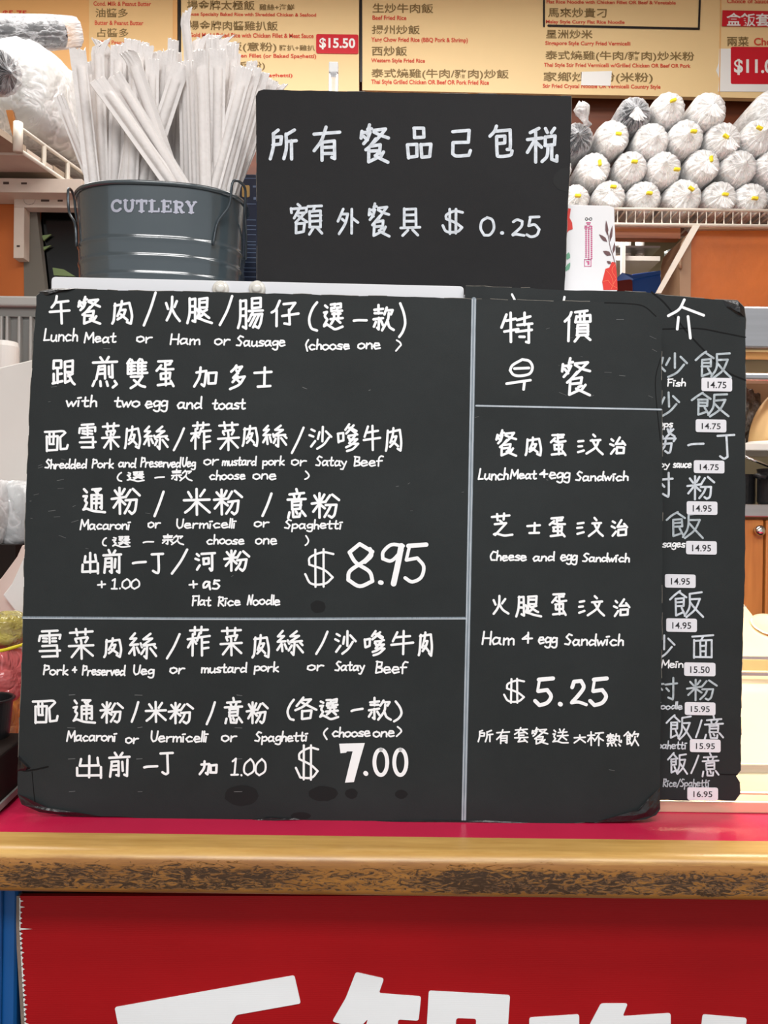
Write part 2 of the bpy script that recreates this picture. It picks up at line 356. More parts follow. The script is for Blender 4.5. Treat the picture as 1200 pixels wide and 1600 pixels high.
# ------------------------------------------------------------------ handwriting
CJK = {
'午': "3500 2822 0840|2822 9517|0058 9951|5822 6099",
'餐': "3101 2525|2612 4010|0617 0335|0521 3320 2438 1050|1230 2440|4814 9011 7028 4846|4819 7028 9835|5538 3556 2066|3856 7053 6868 3470|3060 2898 6286|6078 7075|5282 7090 9899|8272 6888",
'肉': "1510 0878 0098|1218 8808 9960 9398 7590|5000 4530 2864|4438 6836 5560 2880|4558 7780",
'火': "0525 1850|7818 6042|4500 4240 3070 0699|4245 6575 9999",
'腿': "1005 0860 0098|1010 3008 3095 2090|1035 2934|1058 2957|4808 8205 7840 5040|4822 7820|4808 4878 6268|8048 6058|5048 7570 8878|3845 4560 3880 5584 7090 9999",
'腸': "1010 0870 0099|1012 3210 3299 2095|1038 3236|1060 3258|5505 5535|5505 9003 8833 5534|5519 8818|4245 9942|5848 4075|5256 9553 9080 8098 7092|6856 4890|8256 6096",
'仔': "2800 1535 0045|1835 1899|4512 8808 6538|6535 6892 4888|3858 9950",
'選': "4005 6203 6018 4220 4232 6530|7003 9201 9016 7218 7230 9628|4842 9040|5835 5858|7833 7856|3860 9957|5565 4278|7263 9075|1010 2218|0535 2033 1250 2262 0885|0588 2080 4592 6598 9990",
'一': "0075 3045 9930",
'款': "0818 4815|2800 2832|1032 4530|0555 5050|2850 2895 2090|1565 0585|4062 5080|6810 5535|6520 9518 8535|7530 7060 4599|7058 8085 9999",
'(': "9900 4022 0058 3090 9999",
')': "2000 8030 9960 6085 0099",
'/': "9900 5550 0099",
'跟': "0505 0535|0505 4005 3832 0533|2233 2292|2258 4255|0555 0594|0094 4585|5508 9005 8848 5850|5828 8826|5508 5592 7582|9055 7065|6852 8585 9999",
'煎': "3200 4012|6500 5512|0018 9914|2530 1572|2530 5028 5070|2542 4840|2255 4853|6530 6558|8025 8066 7065|0878 0095|3080 3396|5580 6095|9078 9690 8099",
'雙': "1800 0515|0812 0850|2502 3010|0815 4212|1026 4024|1038 4036|0850 4548|2515 2550|6500 5212|5512 5550|7202 7810|5515 9512|5526 9024|5538 9036|5550 9947|7515 7550|2262 7860 5085 2099|3572 6590 9096",
'蛋': "1005 8802 7515|5003 5030|5016 8214|2818 0040|1830 5036 9935|2552 2572|2552 8048 7670 2572|5236 5495|0597 8890|8280 9899",
'加': "1025 5520 5075 4598 3588|3000 2550 0099|6530 6585|6530 9928 9682 6585",
'多': "4500 3012 1025|4010 8005 5035 2552|4522 5532|5545 2070|5052 9945 6580 0599|5060 6570",
'士': "0030 9922|5800 5696|2099 9297",
'配': "0008 4206 7805 8814 6636|0830 1098|0832 5528 5295 1097|2216 2266 3866|3816 3866|6638 6892 9590 9970",
'雪': "1502 8500|0518 0038|0518 9914 9530|5002 5045|2028 3830|2040 3840|6228 8028|6240 8040|1558 8555 8598|0578 9975|1598 8596",
'菜': "0512 9508|3000 3222|6800 6620|7526 2532|2536 3045|4834 5043|7530 6545|0058 9954|5045 5099|4560 1095|5560 9590",
'絲': "2500 0822 3020 0845 3542|4540 5054|2052 0578|2255 2585|3255 4075|7800 5522 8520 5048 9543|6848 6699 5890|5860 4882|7858 9990|9048 9958",
'榨': "1012 9008|3000 3225|6200 6022|0042 4038|2225 2299|2042 0070|2445 3858|5222 4248|5035 9932|6535 6599|6555 9552|6575 9572",
'沙': "0812 2220|0038 1845|0590 2565|6000 6065|4525 3855|7520 9945|8848 6580 3599",
'嗲': "0535 0865|0535 2832 2860 0865|5500 3822|6012 8525|7505 5522 4035|5010 9038|5042 8240 5570|5048 6560|5558 9055 6575 4085|6072 9570 7090 4599",
'牛': "2805 0545|2028 8522|0058 9950|5500 5599",
'通': "4505 8003 6018|5510 7022|4230 4085|4230 8528 8585 7880|4245 8443|4262 8460|6230 6285|1005 2018|0535 2032 1250 2260 0888|0590 2085 5095 9999",
'粉': "1010 2228|4505 3525|0042 5035|2800 2899|2545 0575|3045 4862|6508 5035|7505 9928|5048 8845 8285 7298 6290|6848 6070 4595",
'米': "1812 3032|8005 6528|0045 9940|5000 5099|4848 2575 0592|5248 9990",
'意': "4800 5210|1018 9014|3220 3830|6818 6030|0036 9932|2542 2568|2542 7540 7266 2567|2554 7352|0878 0095|3075 3292 6592 6880|4874 5482|8072 9990",
'出': "5000 5096|2015 1545 8542|8010 8542|0555 0590 9588|9550 9599",
'前': "2800 3815|6500 5515|0022 9918|1238 0599|1238 4535 4598 3592|1255 4253|1272 4270|6538 6575|8830 8898 7592",
'丁': "0005 9900|5503 5890 4098 1588",
'河': "0510 1820|0035 1545|0595 2070|3012 9905|8508 8590 8098 7090|4035 4065|4035 6833 6662 4065",
'特': "1505 0048|1525 4518|2800 3095|0862 5552|5022 9512|7500 7440|5240 9934|4862 9955|9036 9098 8095|5878 7578",
'價': "2505 1820 0035|1528 1299|4005 8502|4518 4038|4520 9516 9836|5806 5836|7405 7436|4038 9636|4848 4580|4848 8846 8880|4658 8857|4669 8868|4580 8880|5582 3899|7882 9596",
'早': "6000 2518 1535 2850 5553 9046 9925 8805 6000|3030 8526|0078 9068|6872 6599",
'三': "1005 9000|0548 7045|0099 9585",
'文': "4000 5512|2530 8528|7530 5565 0099|3530 6575 9999",
'治': "0808 2018|0040 1848|0598 2570|6000 3540 8535|7522 9545|4060 4095|4060 8858 8592 4095",
'芝': "0015 8508|2500 2828|6000 5825|4030 5038|1545 7040 1590|1090 2585 6095 9990",
'所': "3000 1012|1010 1055 0099|1025 4222 4048 1050|9000 6015|6012 6060 5099|6038 9935|8036 8099",
'有': "0022 9915|4800 3040 0070|3245 3099|3245 8042 8095 7090|3262 7860|3280 7878",
'套': "0515 9510|4500 3025 0045|5515 9540|3035 3070|3035 7533|3050 6850|0068 9965|4570 2595 8088|7078 9599",
'送': "4500 5012|7500 6515|3825 9020|3248 9944|6525 6048 3585|6252 8878|1008 2018|0535 1835 1055 2070 0592|0590 3088 6097 9999",
'大': "0035 9928|5000 4550 0099|4845 9995",
'杯': "0028 4525|2200 2299|2035 0070|2538 4055|4812 9908|7512 4565|7038 7099|7545 9965",
'熱': "0512 4510|2500 2535|0025 4822|1535 0548|3030 4545|0558 4555|2545 2575|0278 4872|6502 6040 4875|5022 8518 8560 9968 9955|5540 7052|1085 0599|3285 3697|5885 6297|8283 9298",
'飲': "2800 0030|2805 5028|2025 4025 4055 2055|2040 3839|2025 2090 4580|3562 4888|7200 5535|6818 9916 9035|7535 7060 5099|7558 9999",
'品': "2800 3032|2800 6800 6830 3032|0055 0599|0055 4053 4095 0597|5855 6097|5855 9953 9595 6097",
'己': "1005 9000 8845 1048|1048 1090 3098 9095 9978",
'包': "3000 1818 0032|2518 9012 8870 7575|3035 6532 6555 3258|3035 3090 4098 9095 9880",
'税': "4000 1012|0032 5028|2810 2899|2535 0070|3040 4855|6000 6812|9000 8012|6025 6050|6025 9222 9048 6050|7052 6580 5098|8252 8290 9996 9980",
'額': "2200 2808|0015 0028|0015 5012 4825|2520 1045|2230 4528 1560|2238 5058|1565 1595|1565 4262 4090 1595|5508 9905|7508 7022|6024 6075|6024 9522 9575|6040 9538|6057 9555|6075 9575|7080 5899|8580 9996",
'外': "2800 0050|2220 5018 3560 0599|2038 3852|7000 7099|7235 9955",
'具': "2000 1868|2002 7800 7868|2024 7723|2046 7745|0070 9968|3878 1099|6278 9098",
'各': "3800 0540|3212 7510 4040 0060|3022 9955|3062 3098|3062 7560 7295 3098",
'介': "4500 3025 0042|4020 9940|2845 2575|5542 6299",
'炒': "0525 1040|3020 2542|1800 1545 0099|2050 3575|6500 6560|5020 4050|8015 9940|9048 7080 4599",
'飯': "3000 1515 0032|3005 5025|1830 4228 4255 1856|1842 4041|1830 1892 4280|3562 4588|9505 6010 5860 4595|6032 9030 7570 5099|6245 7870 9999",
'勞': "1002 1515|3502 2812|2500 2018 0535|2220 3832|6002 6515|8802 8012|7500 7018 5535|7220 9532|0040 0052|0040 9938 9050|2562 8060 7592 6098 5090|5048 4575 1599",
'村': "0030 4528|2200 2299|2035 0068|2538 4055|5030 9926|8200 8292 7598 6290|5548 6560",
'面': "0005 9900|5005 4022|1022 1099|1024 9022 9099|1097 9096|3824 3896|6424 6496|3848 6447|3870 6470",
'$': "9912 6008 1822 1540 6555 9575 7092 2092 0065|3500 3599|6500 6599",
'+': "5000 5099|0055 9945",
'&': "6000 5599|6018 0060 9955",
'8': "8815 5002 1518 3040 7055 9080 5098 1085 2060 7035 8815",
'9': "8810 4502 1520 1042 5050 8525 8810|8810 7050 5599",
'5': "9503 2505|2505 1545 6040 9562 7590 3099 0088",
'7': "0010 0503 9503|9503 6050 4099",
'0': "5000 1520 0560 3096 7092 9860 8515 5000",
'2': "0815 4000 8512 7045 0095|0095 3090 9999",
'a': "9008 4002 0840 1580 5070 9010|9010 8870 9999",
}
LAT = {
'a': "3540 1536 0255 1075 3065 3538|3538 3565 4275", 'b': "0500 0575|0545 2537 3850 3070 0572", 'c': "3542 1836 0255 1575 3870",
'd': "3545 1538 0258 1275 3265|3800 3862 4275", 'e': "0555 3550 2836 1036 0258 1575 3868", 'f': "3503 2000 1220 1275|0038 3035",
'g': "3540 1536 0252 1068 3260 3538|3538 3590 2099 0592", 'h': "0500 0575|0552 1838 3045 3275", 'i': "0538 0575|0020 1418",
'k': "0500 0575|3238 0858 3575", 'l': "0500 0575", 'm': "0538 0575|0550 1838 2645 2775|2750 4038 4845 5075", 'n': "0538 0575|0552 2038 3245 3575",
'o': "2036 0345 0365 2075 3862 3545 2036", 'p': "0538 0599|0545 2537 3850 3068 0570", 'r': "0538 0575|0555 1840 3240", 's': "3240 1536 0548 3060 2874 0272",
't': "1510 1565 2275 3272|0036 3034", 'u': "0538 0565 1875 3265|3538 3562 4075", 'v': "0038 1575 3238", 'w': "0038 1075 2245 3275 4538", 'x': "0038 3275|3238 0075",
'y': "0038 1560 1862|3438 1599 0099", 'z': "0038 3038 0075 3575", 'L': "1000 0572|0572 3570", 'M': "0075 0500 2550 4800 5275", 'H': "0500 0375|3800 3875|0438 3838",
'S': "3508 1800 0520 3048 2272 0068", 'P': "0502 0375|0205 3008 3532 0542", 'B': "0500 0375|0002 2805 2830 0538|0538 3245 3268 0375", 'V': "0000 0250 1475 3060 3500",
'C': "3508 1502 0235 0868 3570", 'F': "0500 0575|0003 3500|0538 2836", 'R': "0500 0375|0003 2805 2832 0538 3575", 'N': "0075 0505 2575 3000",
'0': "1800 0225 0260 1575 3255 3020 1800", '1': "0012 1000 1075|0075 2275", '2': "0215 1500 3015 2540 0075 3872", '5': "3502 0803|0803 0535 2832 3555 2073 0070", '.': "0572 0675", '/': "3000 0080",
'(': "1800 1018 0636 0850 1985", ')': "0200 1218 1636 1350 0285",
}
def strokes(s): return [[Vector((int(p[:2]), int(p[2:]))) for p in st.split()] for st in s.split('|')]
def split_corners(p, lim=62):
    out, cur = [], [p[0]]
    for i in range(1, len(p)):
        cur.append(p[i])
        if i < len(p) - 1:
            a, b = p[i] - p[i - 1], p[i + 1] - p[i]
            if a.length and b.length and math.degrees(a.angle(b)) > lim: out.append(cur); cur = [p[i]]
    out.append(cur); return out
class Ink:
    """flat ribbons of marker ink laid on a surface; surf(px, py, off) -> 3-D point"""
    def __init__(s, surf, off=0.0004): s.bm = bmesh.new(); s.surf = surf; s.off = off; s.k = 0
    def poly(s, pts, off=None):
        s.bm.faces.new([s.bm.verts.new(s.surf(p[0], p[1], s.off if off is None else off)) for p in pts])
    def stroke(s, pts, w, smooth=True):
        for seg in (split_corners(pts) if smooth else [pts]):
            c = catmull(seg) if len(seg) > 2 else seg
            s.k += 1; off = s.off + (s.k % 7) * 0.00003
            n = len(c); L, R = [], []
            ws = [w] * n if not isinstance(w, (tuple, list)) else [w[0] + (w[1] - w[0]) * i / max(1, n - 1) for i in range(n)]
            for i in range(n):
                d = (c[min(i + 1, n - 1)] - c[max(i - 1, 0)])
                if d.length < 1e-6: d = Vector((1, 0))
                d.normalize(); nn = Vector((-d.y, d.x)) * ws[i] / 2
                L.append(s.bm.verts.new(s.surf(*(c[i] + nn), off))); R.append(s.bm.verts.new(s.surf(*(c[i] - nn), off)))
            for i in range(n - 1): s.bm.faces.new((L[i], R[i], R[i + 1], L[i + 1]))
            for e, sg in ((0, -1), (n - 1, 1)):
                d = (c[min(e + 1, n - 1)] - c[max(e - 1, 0)]); d = d.normalized() if d.length > 1e-6 else Vector((1, 0))
                a0 = math.atan2(d.y, d.x) + (math.pi if sg < 0 else 0)
                arc = [s.bm.verts.new(s.surf(*(c[e] + Vector((math.cos(a0 + t), math.sin(a0 + t))) * ws[e] / 2), off)) for t in [k * math.pi / 6 - math.pi / 2 for k in range(7)]]
                s.bm.faces.new(arc)
    def glyph(s, ch, x0, y0, x1, y1, w, jit=0.9):
        st = strokes(CJK[ch]); al = [p for q in st for p in q]
        ax, bx = min(p.x for p in al), max(p.x for p in al); ay, by = min(p.y for p in al), max(p.y for p in al)
        h = w / 2 if not isinstance(w, (tuple, list)) else max(w) / 2
        X0, X1, Y0, Y1 = x0 + h, x1 - h, y0 + h, y1 - h
        for q in st:
            pts = []
            for p in q:
                u = (p.x - ax) / max(1, bx - ax); v = (p.y - ay) / max(1, by - ay)
                pts.append(Vector((X0 + u * (X1 - X0) + random.uniform(-jit, jit) * .7, Y0 + v * (Y1 - Y0) + random.uniform(-jit, jit) * .7)))
            s.stroke(pts, w)
    def word(s, txt, x0, x1, base, h, w):
        adv, items = 0, []
        for ch in txt:
            if ch == ' ': adv += 28; continue
            st = strokes(LAT[ch]); mx = max(p.x for q in st for p in q)
            items.append((adv, st)); adv += mx + 6
        adv -= 6; k = (x1 - x0) / max(adv, 1); sc = h / 75.0
        for a, st in items:
            dy = random.uniform(-.6, .6)
            for q in st:
                s.stroke([Vector((x0 + (a + p.x) * k + (56 - p.y) * sc * .10 + random.uniform(-.3, .3), base + (p.y - 75) * sc + dy + random.uniform(-.3, .3))) for p in q], w * .9)
    def done(s, name, m, root, label=None):
        for f in s.bm.faces: f.normal_update()
        s.bm.fixn = False if hasattr(s.bm, 'fixn') else None
        o = link_raw(name, s.bm, m); adopt_any(root, o)
        if label: o['label'] = label
        return o
def link_raw(name, bm, m):
    me = bpy.data.meshes.new(name); bm.to_mesh(me); bm.free(); me.materials.append(m)
    o = bpy.data.objects.new(name, me); COL.objects.link(o); return o
Ink.done = lambda s, name, m, root, label=None: _ink_done(s, name, m, root, label)
def _ink_done(s, name, m, root, label):
    o = link_raw(name, s.bm, m); adopt_any(root, o)
    if label: o['label'] = label
    return o
_fc = {}
def glyph_mesh(body, bold=0.0):
    if (body, bold) not in _fc:
        c = bpy.data.curves.new('print', 'FONT'); c.body = body; c.offset = bold; c.resolution_u = 3
        o = bpy.data.objects.new('print', c); COL.objects.link(o)
        me = bpy.data.meshes.new_from_object(o.evaluated_get(bpy.context.evaluated_depsgraph_get()))
        _fc[(body, bold)] = ([v.co.copy() for v in me.vertices], [tuple(p.vertices) for p in me.polygons])
        bpy.data.objects.remove(o); bpy.data.curves.remove(c); bpy.data.meshes.remove(me)
    return _fc[(body, bold)]
def printed(ink, body, x0, y0, x1, y1, slope=0.0, bold=0.0):
    """printed text fitted to a pixel box"""
    vs, fs = glyph_mesh(body, bold)
    ax, bx = min(v.x for v in vs), max(v.x for v in vs); ay, by = min(v.y for v in vs), max(v.y for v in vs)
    nv = [ink.bm.verts.new(ink.surf(x0 + (v.x - ax) / (bx - ax) * (x1 - x0), y1 - (v.y - ay) / (by - ay) * (y1 - y0) + slope * (v.x - ax) / (bx - ax) * (x1 - x0), ink.off)) for v in vs]
    for f in fs:
        try: ink.bm.faces.new([nv[i] for i in f])
        except ValueError: pass

# ------------------------------------------------------------------ the room
bm = B(-2.6, 2.6, -2.4, 4.6, -0.05, 0.0); struct('floor', bm, K['floor'])
bm = B(-2.6, 2.6, -1.6, 4.6, 3.0, 3.05); struct('ceiling', bm, K['ceil'])
struct('wall_left', B(-2.65, -2.6, -1.6, 4.6, 0, 3.0), K['plaster'])
struct('wall_right', B(2.6, 2.65, -1.6, 4.6, 0, 3.0), K['plaster'])
struct('wall_back', B(-2.6, 2.6, 4.5, 4.6, 0, 3.0), K['olive_wall'])
YM = 2.40      # plane of the menu panels
zb = P(900, 154, YM).z
xr = P(958, 400, 2.5).x; xq = P(1062, 400, 2.5).x
struct('wall_rear', B(-2.6, 2.6, 2.46, 2.56, P(600, 350, 2.46).z, 3.0), K['brown'])
struct('wall_center', B(-2.6, xr - 0.25, 2.46, 2.56, 0, P(600, 352, 2.46).z), K['brown'])

# ------------------------------------------------------------------ counter
ZC = P(600, 1283, 0.905).z                 # counter-top height
YE = 0.862
cnt = thing('service_counter', 'long service counter with red laminate top and worn wooden front edge', 'counter', (0, 1.2, 0))
part('counter_top', B(-1.3, 1.5, YE, 1.60, ZC - 0.03, ZC), K['red_lam'], cnt)
part('carcass', B(-1.28, 1.48, YE + 0.03, 1.58, 0.0, ZC - 0.03), K['carcass'], cnt)
prof = [(YE, 0.0)]
for k in range(0, 10):
    a = math.pi / 2 * k / 9; prof.append((0.832 - 0.016 * math.sin(a), -0.016 + 0.016 * math.cos(a)))
prof += [(0.8155, -0.026), (0.8155, -0.036)]
for k in range(0, 6):
    a = math.pi / 2 * k / 5; prof.append((0.8235 - 0.008 * math.cos(a), -0.038 - 0.008 * math.sin(a)))
prof += [(YE + 0.02, -0.046), (YE + 0.02, -0.031), (YE, -0.031)]
bm = bmesh.new(); xs = [-1.3 + 2.8 * i / 40 for i in range(41)]
rings = [[bm.verts.new((x, y, z)) for y, z in prof] for x in xs]
for A, Bq in zip(rings, rings[1:]):
    for k in range(len(prof)): bm.faces.new((A[k], A[(k + 1) % len(prof)], Bq[(k + 1) % len(prof)], Bq[k]))
bm.faces.new(rings[0]); bm.faces.new(rings[-1][::-1])
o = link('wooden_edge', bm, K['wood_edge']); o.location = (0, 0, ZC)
o.parent = cnt; o.matrix_parent_inverse = Matrix.Translation(-cnt.location)
for p in o.data.polygons: p.use_smooth = True
md = o.modifiers.new('edge', 'EDGE_SPLIT'); md.split_angle = math.radians(40)

# red sign on the counter front
YS = 0.872
spl = Plane((0, YS, 0), (0, -1, 0)); sp = spl.at
sign = thing('counter_sign', 'red corrugated plastic sign with huge white characters below the wooden edge', 'sign', (0, YS, 0))
pts = [sp(31, 1400), sp(31, 1450), sp(34, 1520), sp(39, 1600), sp(44, 1700), sp(1300, 1700), sp(1300, 1400)]
bm = bmesh.new(); prism(bm, pts, Vector((0, 0.006, 0))); part('sign_panel', bm, K['red_sign'], sign)
bm = bmesh.new(); prism(bm, [sp(24, 1400), sp(31, 1400), sp(31, 1450), sp(34, 1520), sp(39, 1600), sp(44, 1700), sp(37, 1700), sp(33, 1600), sp(26, 1480)], Vector((0, 0.008, 0)))
part('cut_edge', bm, K['sign_edge'], sign)
ik = Ink(sp, 0.0005)
y = 1408.0
while y < 1640:
    x = 31 + max(0, (y - 1450)) * 0.055
    L = random.choice([4, 5, 6, 8, 3]) if not 1446 < y < 1454 else 20
    ik.poly([(x - .5, y - 2.2), (x + 1.5, y - 1.6), (x + L, y), (x + 1.5, y + 1.5), (x - .5, y + 2.5)]); 
    ik.poly([(x - 1, y - 5), (x + .8, y - 5), (x + 1.2, y + 5), (x - .6, y + 5)], 0.0006)
    y += random.uniform(6.5, 9.5)
ik.done('torn_fringe', K['white'], sign)
def rounded(pts, r=4):
    out = []; n = len(pts)
    for i in range(n):
        a, b, c = Vector(pts[i - 1]), Vector(pts[i]), Vector(pts[(i + 1) % n])
        u, w = (a - b), (c - b); rr = min(r, u.length * .4, w.length * .4); u.normalize(); w.normalize()
        for t in (0, .25, .5, .75, 1):
            p1, p2 = b + u * rr, b + w * rr
            out.append(tuple((1 - t) ** 2 * p1 + 2 * t * (1 - t) * b + t * t * p2))
    return out
chars = [
 [[(179, 1574), (460, 1524), (470, 1568), (369, 1586), (355, 1612), (425, 1612), (425, 1690), (200, 1690), (200, 1640), (192, 1640)]],
 [[(556, 1519), (600, 1529), (592, 1552), (658, 1557), (654, 1595), (622, 1593), (618, 1690), (530, 1690), (560, 1640), (575, 1592), (560, 1608), (519, 1596), (540, 1560)],
  [(670, 1548), (797, 1555), (788, 1690), (662, 1690)]],
 [[(827, 1590), (905, 1585), (905, 1690), (827, 1690)], [(939, 1568), (981, 1568), (973, 1588), (1048, 1583), (1048, 1690), (900, 1690), (922, 1600)]],
 [[(1098, 1585), (1167, 1591), (1155, 1690), (1085, 1690)]],
]
for ch in chars:
    bm = bmesh.new()
    for pl in ch: prism(bm, [sp(x, y, 0.0009) for x, y in rounded(pl)], Vector((0, 0.0007, 0)))
    part('white_character', bm, K['sign_white'], sign)
bm = bmesh.new(); prism(bm, [sp(x, y, 0.0013) for x, y in rounded([(713, 1591), (744, 1592), (742, 1640), (710, 1640)])], Vector((0, 0.0002, 0)))
part('red_gap', bm, K['red_sign'], sign)
bb = thing('blue_bin', 'blue plastic bin under the counter beside the red sign', 'bin', (P(-40, 1600, 0.86).x, 0.9, 0))
part('bin_body', B(P(-90, 1500, .868).x, P(23, 1500, .868).x, 0.868, 0.889, 0.3, ZC - 0.06), K['blue'], bb, bevel=0.006)
part('bin_rim', B(P(-92, 1500, .868).x, P(5, 1500, .868).x, 0.862, 0.868, 0.3, ZC - 0.06), K['blue'], bb, bevel=0.003)
part('bin_base', B(P(-92, 1500, .868).x, P(5, 1500, .868).x, 0.866, 0.889, 0.0, 0.3), K['blue'], bb)

# ------------------------------------------------------------------ the two large boards and the small sign
def outline_board(root, plane, pts, mtl, thick, name='board_panel', jit=0.7, edge=True):
    q = []
    n = len(pts)
    for i in range(n):
        a, b = Vector(pts[i]), Vector(pts[(i + 1) % n]); m_ = max(1, int((b - a).length / 14))
        for k in range(m_):
            p = a + (b - a) * k / m_
            q.append((p.x + random.uniform(-jit, jit), p.y + random.uniform(-jit, jit)))
    fr = [plane.at(x, y) for x, y in q]
    bm = bmesh.new(); prism(bm, fr, -plane.n * thick)
    o = part(name, bm, mtl, root)
    if edge:
        # rubbed pale edge: thin irregular lip of bare paper
        i = 0
        while i < len(q) - 2:
            L = random.randint(2, 6)
            if random.random() < 0.55:
                seg = [plane.at(*q[(i + k) % len(q)], off=-0.001) for k in range(min(L, len(q) - i))]
                if len(seg) >= 2:
                    bm = bmesh.new(); tube(bm, seg, 0.00055, 5); part('rubbed_edge', bm, K['edge'], root)
            i += L
    return q
PL1 = lean_plane(0.905, ZC, 2.5)
b1 = thing('menu_board', 'large black menu board handwritten in white, ruled into three fields, standing in front', 'menu board', (0, 0.905, ZC))
out1 = [(57, 462), (66, 455), (82, 452), (120, 451), (200, 454), (400, 458), (560, 462), (738, 467), (850, 470), (950, 472), (990, 468), (1010, 474), (1027, 486), (1033, 502), (1034, 640), (1035, 800), (1034, 1000), (1032, 1150), (1031, 1225), (1031, 1264), (1025, 1273), (1010, 1280), (960, 1284), (850, 1287), (700, 1285), (560, 1284), (470, 1281), (420, 1283), (280, 1282), (200, 1277), (100, 1275), (60, 1268), (33, 1256), (27, 1240), (28, 1200), (30, 1150), (34, 1050), (36, 960), (40, 800), (46, 650), (51, 560)]
outline_board(b1, PL1, out1, K['board'], 0.006)
s1 = PL1.at
def write(root, surf, items, m, w, name='handwriting', off=0.0004, jit=0.8):
    ik = Ink(surf, off)
    for it in items:
        if len(it[0]) == 1 and len(it) == 5: ik.glyph(it[0], *it[1:], w, jit)
        else: ik.word(it[0], *it[1:], w if len(it) < 6 else it[5])
    return ik.done(name, m, root)
def C(s):    # "字 x0 y0 x1 y1; ..." list of glyph boxes
    out = []
    for t in s.split(';'):
        f = t.split()
        if f: out.append((f[0],) + tuple(float(v) for v in f[1:]))
    return out
def Wd(s):   # "word x0 x1 baseline height; ..."
    out = []
    for t in s.split(';'):
        f = t.split()
        if f: out.append((f[0],) + tuple(float(v) for v in f[1:]) + (None,))
    return out
def words(root, surf, s, m, w, name='handwriting'):
    """one part per run of words; a wide gap starts a new part"""
    ik, last = Ink(surf), None
    for it in Wd(s):
        if last is not None and it[1] - last > 21: ik.done(name, m, root); ik = Ink(surf)
        ik.word(it[0], it[1], it[2], it[3], it[4], w); last = it[2]
    return ik.done(name, m, root)
def glyphs(root, surf, s, m, w, name='handwriting', jit=0.8, extra=''):
    ik = Ink(surf)
    for it in Wd(extra): ik.word(it[0], it[1], it[2], it[3], it[4], 2.8)
    last = None
    for it in C(s):
        if last is not None and it[1] - last > 18: ik.done(name, m, root); ik = Ink(surf)
        ik.glyph(*it, w, jit); last = it[3]
    return ik.done(name, m, root)
I = K['ink']
glyphs(b1, s1, "午 76 461 110 507;餐 121 462 158 508;肉 173 469 208 508;/ 223 455 245 510;火 258 462 283 503;腿 291 464 333 507;/ 342 461 365 510;腸 370 464 413 515;仔 423 468 468 512;( 481 471 497 518;選 504 472 537 516;一 551 498 575 503;款 582 475 617 518;) 622 472 635 528", I, 4.0)
words(b1, s1, "Lunch 68 121 533 19;Meat 132 181 535 16;or 213 237 535 17;Ham 266 312 538 16;or 335 359 539 17;Sausage 370 445 541 16;(choose 476 546 546 15;one 559 594 545 17;) 618 626 547 15", I, 3.0)
glyphs(b1, s1, "跟 80 562 119 603;煎 143 556 185 607;雙 197 559 232 608;蛋 243 562 273 605;加 301 572 340 606;多 358 569 384 610;士 396 572 426 606", I, 4.0)
words(b1, s1, "with 104 151 635 17;two 179 218 636 17;egg 227 261 637 19;and 277 315 638 18;toast 332 383 639 17", I, 3.2)
glyphs(b1, s1, "配 68 672 108 706;雪 122 661 151 701;菜 158 660 188 703;肉 193 665 220 702;絲 223 665 264 703;/ 270 667 289 705;榨 297 658 331 703;菜 339 658 375 705;肉 377 664 404 699;絲 409 663 449 700;/ 454 666 476 710;沙 482 665 519 703;嗲 526 661 562 707;牛 566 663 596 705;肉 601 667 629 706", I, 3.6)
words(b1, s1, "Shredded 71 135 732 14;Pork 144 177 731 14;and 185 212 730 14;Preserved 220 282 730 15;Veg 285 305 729 14;or 318 341 726 16;mustard 347 400 727 14;pork 410 444 727 14;or 455 478 727 16;Satay 494 541 728 15;Beef 553 598 728 15", I, 2.8)
glyphs(b1, s1, "( 182 737 191 753;選 198 736 226 753;一 241 744 258 748;款 267 732 301 752;) 475 735 484 750", I, 2.5, jit=0.4, extra="choose 327 383 749 14;one 395 431 749 16")
glyphs(b1, s1, "通 128 762 166 802;粉 173 760 220 805;/ 239 766 258 808;米 285 762 329 806;粉 332 763 380 806;/ 408 769 426 808;意 448 762 479 811;粉 485 769 532 811", I, 4.0)
words(b1, s1, "Macaroni 126 203 827 15;or 231 250 825 16;Vermicelli 276 368 825 14;or 397 420 823 15;Spaghetti 445 534 826 14", I, 2.9)
glyphs(b1, s1, "( 159 839 167 854;選 175 837 204 856;一 223 845 241 849;款 253 834 288 852;) 476 836 483 853", I, 2.5, jit=0.4, extra="choose 323 381 850 14;one 399 432 850 16")
glyphs(b1, s1, "出 127 862 155 898;前 160 858 191 897;一 206 876 230 882;丁 235 863 257 897;/ 267 857 294 898;河 304 862 338 893;粉 349 858 391 894", I, 3.9)
ik = Ink(s1)
ik.glyph('+', 151, 907, 166, 919, 2.8); ik.word('1.00', 175, 217, 920, 15, 3.0); ik.glyph('+', 295, 907, 309, 920, 2.8); ik.glyph('a', 316, 907, 330, 922, 3.4); ik.glyph('5', 331, 905, 344, 922, 3.0)
ik.done('handwriting', I, b1)
words(b1, s1, "Flat 300 329 946 15;Rice 341 375 946 14;Noodle 387 437 945 15", I, 2.9)
glyphs(b1, s1, "雪 59 984 96 1028;菜 106 981 148 1031;肉 161 995 191 1028;絲 200 988 246 1031;/ 259 989 283 1031;榨 292 978 329 1026;菜 343 979 380 1026;肉 393 991 422 1029;絲 431 984 475 1025;/ 492 985 514 1024;沙 522 984 557 1023;嗲 568 984 603 1026;牛 610 984 647 1024;肉 652 986 677 1026", I, 3.7)
words(b1, s1, "Pork 68 106 1054 15;Preserved 129 195 1055 15;Veg 209 240 1054 15;or 265 288 1052 17;mustard 314 385 1051 15;pork 397 435 1049 15;or 480 505 1047 16;Satay 524 569 1048 15;Beef 587 636 1052 18", I, 3.0)
